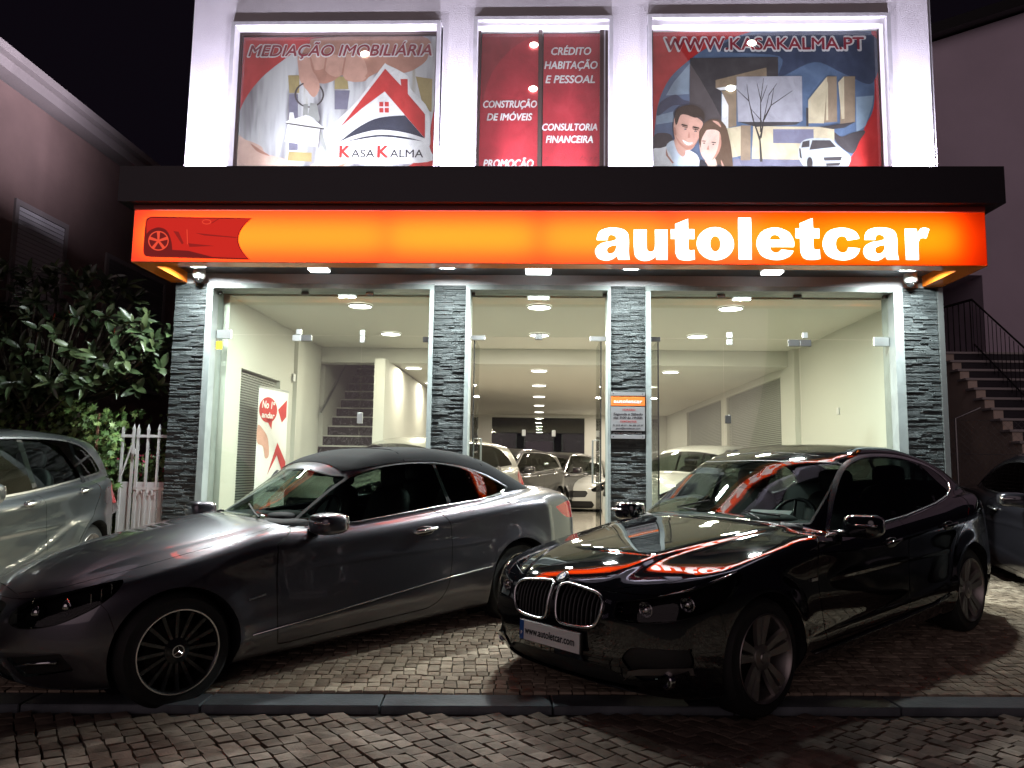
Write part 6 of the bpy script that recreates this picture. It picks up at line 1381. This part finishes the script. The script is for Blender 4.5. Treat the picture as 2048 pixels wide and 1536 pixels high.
# ================================================================ compact people carrier (street) and the stock inside
hb = Car(gx=(.95, 4.30), L=4.36, xf=.83, xr=3.50, rw=.335, zw=.325,
 fz=[(.10,.2),(.2,.09),(.32,.03),(.45,.0),(.62,.02),(.75,.06),(.85,.14),(.92,.3)], fy=[(0,0),(.3,.02),(.5,.07),(.65,.16),(.78,.30),(.86,.55),(.9,.8)],
 rz=[(.15,.16),(.3,.05),(.5,.0),(.8,.0),(1.0,.03),(1.15,.08),(1.3,.14)], ry=[(0,0),(.4,.02),(.6,.07),(.74,.17),(.83,.32),(.9,.55)],
 W=[(0,.84),(.4,.88),(.83,.892),(1.4,.89),(2.4,.893),(3.5,.90),(4.0,.88),(4.36,.83)],
 H=[(0,.78),(.10,.83),(.3,.90),(.6,.97),(.95,1.03),(1.2,1.05),(1.6,1.0),(3.5,1.08),(4.1,1.12),(4.36,1.10)], Hc=[(0,.14),(1.0,.13),(1.5,.08),(4.36,.06)], crease=(.5,.10), cr=.010, redge=.08, rfront=.11,
 zb=[(0,.20),(.6,.17),(4.0,.19),(4.36,.26)], zs=[(0,.76),(.9,.86),(1.6,.895),(2.6,.945),(3.6,1.0),(4.36,1.03)], zl=[(0,.2),(1.2,.34),(2.4,.50),(3.2,.72),(4.36,.80)], up=.40, dn=.16, low=.018, flare=.020,
 R=[(.8,.88),(1.05,1.03),(1.35,1.24),(1.6,1.39),(1.85,1.49),(2.2,1.55),(2.8,1.56),(3.4,1.535),(3.9,1.49),(4.08,1.455),(4.18,1.36),(4.28,1.15),(4.36,.95)],
 xm=2.6, kf=.42, kr=.10, rc=.075, Gw=[(.9,.70),(1.4,.77),(2.2,.80),(3.2,.80),(3.8,.775),(4.36,.70)], tum=.26, tc=.22, rroof=.10, rblend=.02)
hb.mesh(150, 110, 40)
HD = smooth_path([(1.33,1.0,1),(1.9,1.0),(2.6,1.03),(3.2,1.075),(3.90,1.135,1),(3.93,1.17),(3.80,1.31),(3.62,1.40),(3.3,1.445),(2.8,1.46),(2.2,1.45),(1.95,1.40),(1.6,1.20)], 5)
hb.region(HD, SIDE, 'side_window', lambda P: (np.abs(P[:, 1]) > .5) & (P[:, 2] > .9), trim=.016, trimtag='window_trim')
hb.region(smooth_path([(1.13,0),(1.16,.3),(1.24,.5),(1.38,.66,1),(1.75,.635,1),(1.70,.4),(1.66,0),(1.66,-.3),(1.13,-.3)], 4), TOPV, 'windscreen', lambda P: (P[:, 2] > .98) & (P[:, 0] < 2.4), trim=.01, trimtag='glass_seal')
hb.region([(-.2,1.12),(.55,1.12),(.60,1.2),(.54,1.40),(.4,1.43),(-.2,1.44)], FRONT, 'rear_window', lambda P: P[:, 0] > 3.9, trim=.01, trimtag='hatch_seal')
for xw in (.83, 3.50): hb.region([(xw+.36*math.cos(a), .325+.36*math.sin(a)) for a in np.linspace(0, 2*math.pi, 40)[:-1]], SIDE, 'hole', lambda P: np.abs(P[:, 1]) > .55)
hb.region(smooth_path([(1.30,.95,1),(1.40,1.04,1),(1.9,1.38),(2.3,1.47),(2.62,1.475,1),(2.60,1.2),(2.58,1.0),(2.64,.8),(2.62,.3,1),(1.40,.28,1),(1.30,.4)], 4), SIDE, 'front_door', dc, gap=.003)
hb.region(smooth_path([(2.62,1.475,1),(3.2,1.46),(3.48,1.42,1),(3.55,1.20),(3.62,.95),(3.50,.78),(3.30,.66),(3.15,.50),(3.08,.30,1),(2.62,.3,1),(2.64,.8),(2.58,1.0),(2.60,1.2)], 4), SIDE, 'rear_door', dc, gap=.003)
hb.region(smooth_path([(.40,.70,1),(.55,.78),(.75,.86),(.98,.90,1),(.95,.82),(.80,.72),(.60,.65),(.44,.64)], 4), HLv, 'headlight_glass', hc, gap=.003)
hb.region([(-.2,.66),(.36,.66),(.40,.60),(.34,.50),(-.2,.48)], FRONT, 'grille', fc); hb.region([(-.2,.40),(.5,.40),(.56,.30),(.5,.22),(-.2,.22)], FRONT, 'lower_intake', fc)
hb.region(smooth_path([(.62,.80,1),(.62,1.02),(.80,1.06),(1.0,1.04,1),(1.12,.98,1),(1.04,.86),(.9,.80)], 4), lambda P: (np.arctan2(np.abs(P[:, 1]), P[:, 0]-3.5), P[:, 2]), 'tail_light', lambda P: P[:, 0] > 3.8, gap=.003)
hb.region(ell(3.80, .90, .075, .085, 24), SIDE, 'fuel_flap', dc, gap=.002)
def hatch(name, loc, th, pitch, paint, label, group=None, full=True, glass='car_glass', wheels='star', kf=None):
    root = empty(name, loc, 0, label, 'car', group); pose(root, th, pitch)
    mt = dict(MT); mt.update(body=M[paint], side_window=M[glass], rear_window=M['car_glass_dark'], grille=M['rubber'])
    hb.emit(root, mt, drop=('hole',), sided=('side_window', 'front_door', 'rear_door', 'tail_light', 'headlight_glass', 'fuel_flap'), names={'headlight_glass': 'headlight', 'gap': 'panel_gap'}, offs={'gap': -.004, 'grille': -.02, 'lower_intake': -.02})
    for sg in (-1, 1): wheel(root, .83, sg*.868, .325, .235, .21, wheels, M['rim_silver'], sg); wheel(root, 3.50, sg*.872, .325, .235, .22, wheels, M['rim_silver'], sg)
    arch_well(root, hb, .83, .325, .36, .9, .5); arch_well(root, hb, 3.50, .325, .36, .9, .5)
    cabin(root, (1.2, 3.8), .72, .32, 1.02, 1.45, ((2.05, -.36), (2.05, .36), (2.95, -.34), (2.95, .34)))
    for sg in (-1, 1):
        mirror(root, (1.52, sg*.975, 1.06), sg, paint, (.095, .12, .08))
        for x in (2.60, 3.48): q = onskin(hb, [(x-.045, 1.04), (x-.06, 1.45), (x+.02, 1.45), (x+.03, 1.05)], 'side', sg, .003); carpart(root, 'door_pillar', MB().add(q, [(0, 1, 2, 3)]), 'trim_black')
        for az, z in ((.56, .72), (.78, .79)):
            O = np.array([[1.25, 0, z]]); Dr = np.array([[-math.cos(az), sg*math.sin(az), 0]]); c = Vector(hb.shoot(O, Dr, 2.2)[0])-Vector(Dr[0])*.05; carpart(root, 'projector', MB().ball(c, (.04, .04, .04), 12, 8), 'chrome', 'all')
    handle(root, hb, 2.38, .93); handle(root, hb, 3.30, .985)
    return root
SILV = hatch('silver_car', (-4.83, 3.87, .06), 96, 1.7, 'paint_silver', 'silver tall hatchback cut off at the left edge, rear end beside the white gate', glass='car_glass')
def hatch_copy(loc, th, paint, label, group, dark=False):
    r = copy_tree(SILV, loc=loc, label=label, group=group); r.name = 'showroom_car'; pose(r, th, 0); st = [r]
    while st:
        o = st.pop(); st += list(o.children)
        if o.type == 'MESH' and len(o.material_slots):
            m = o.material_slots[0].material
            nm = M[paint] if m == M['paint_silver'] else (M['car_glass_dark'] if dark and m == M['car_glass'] else None)
            if nm: o.material_slots[0].link = 'OBJECT'; o.material_slots[0].material = nm
SG = 'cars on show inside the showroom'
hatch_copy((-3.05, 10.0, FL), 60, 'paint_champ', 'pale champagne hatchback inside, its roof and dark rear windows left of the entrance', SG, True)
hatch_copy((-1.75, 16.2, FL), 66, 'paint_dark', 'dark hatchback inside the entrance, its windscreen behind the pale one', SG)
hatch_copy((-.55, 19.0, FL), 66, 'paint_night', 'small-looking black hatchback furthest left of the white one by the rear glass', SG)
hatch_copy((.85, 20.0, FL-.12), 82, 'paint_white', 'white car facing out near the rear glass doors, seen through the entrance', SG)
hatch_copy((1.45, 12.5, FL), 48, 'paint_white', 'white hatchback behind the pillar and black car, right of the entrance', SG)
# dark coupe at the right edge: same pressings with a steel roof
DK = empty('dark_coupe', (5.12, 5.72, .17), 0, 'dark coupe with bright window line cut off at the right edge, behind the black car', 'car'); pose(DK, 77, 1.2)
md = dict(MTm); md.update(body=M['paint_night'], soft_top=M['paint_night'], glass_seal=M['chrome_soft'])
mc.emit(DK, md, drop=('hole',), sided=('side_window', 'glass_seal', 'front_door', 'tail_light', 'headlight_glass', 'side_intake'), names={'headlight_glass': 'headlight', 'gap': 'panel_gap', 'soft_top': 'roof'}, offs={'gap': -.004})
for sg in (-1, 1): wheel(DK, .83, sg*.872, .325, .240, .22, 'star', M['rim_silver'], sg); wheel(DK, 3.60, sg*.876, .325, .240, .23, 'star', M['rim_silver'], sg)
arch_well(DK, mc, .83, .325, .362, .9, .5); arch_well(DK, mc, 3.60, .325, .362, .9, .5)
cabin(DK, (1.5, 3.7), .72, .28, .97, 1.75, ((2.3, -.36), (2.3, .36)))
for sg in (-1, 1):
    q = onskin(mc, [(1.9, 1.09), (2.1, 1.215), (2.26, 1.29), (2.5, 1.332), (2.78, 1.34), (3.04, 1.32), (3.36, 1.24), (3.60, 1.13), (3.66, 1.085)], 'side', sg, .004); carpart(DK, 'window_strip', MB().tube(q, .009, 6), 'chrome_soft', 'all')
    q = onskin(mc, [(1.72, .935), (2.1, .94), (2.5, .968), (2.78, .987), (3.25, 1.010), (3.56, 1.043)], 'side', sg, .004); carpart(DK, 'belt_strip', MB().tube(q, .010, 6), 'chrome_soft', 'all'); mirror(DK, (1.73, sg*.975, .975), sg, 'paint_night', (.10, .125, .068))
handle(DK, mc, 2.61, .842)
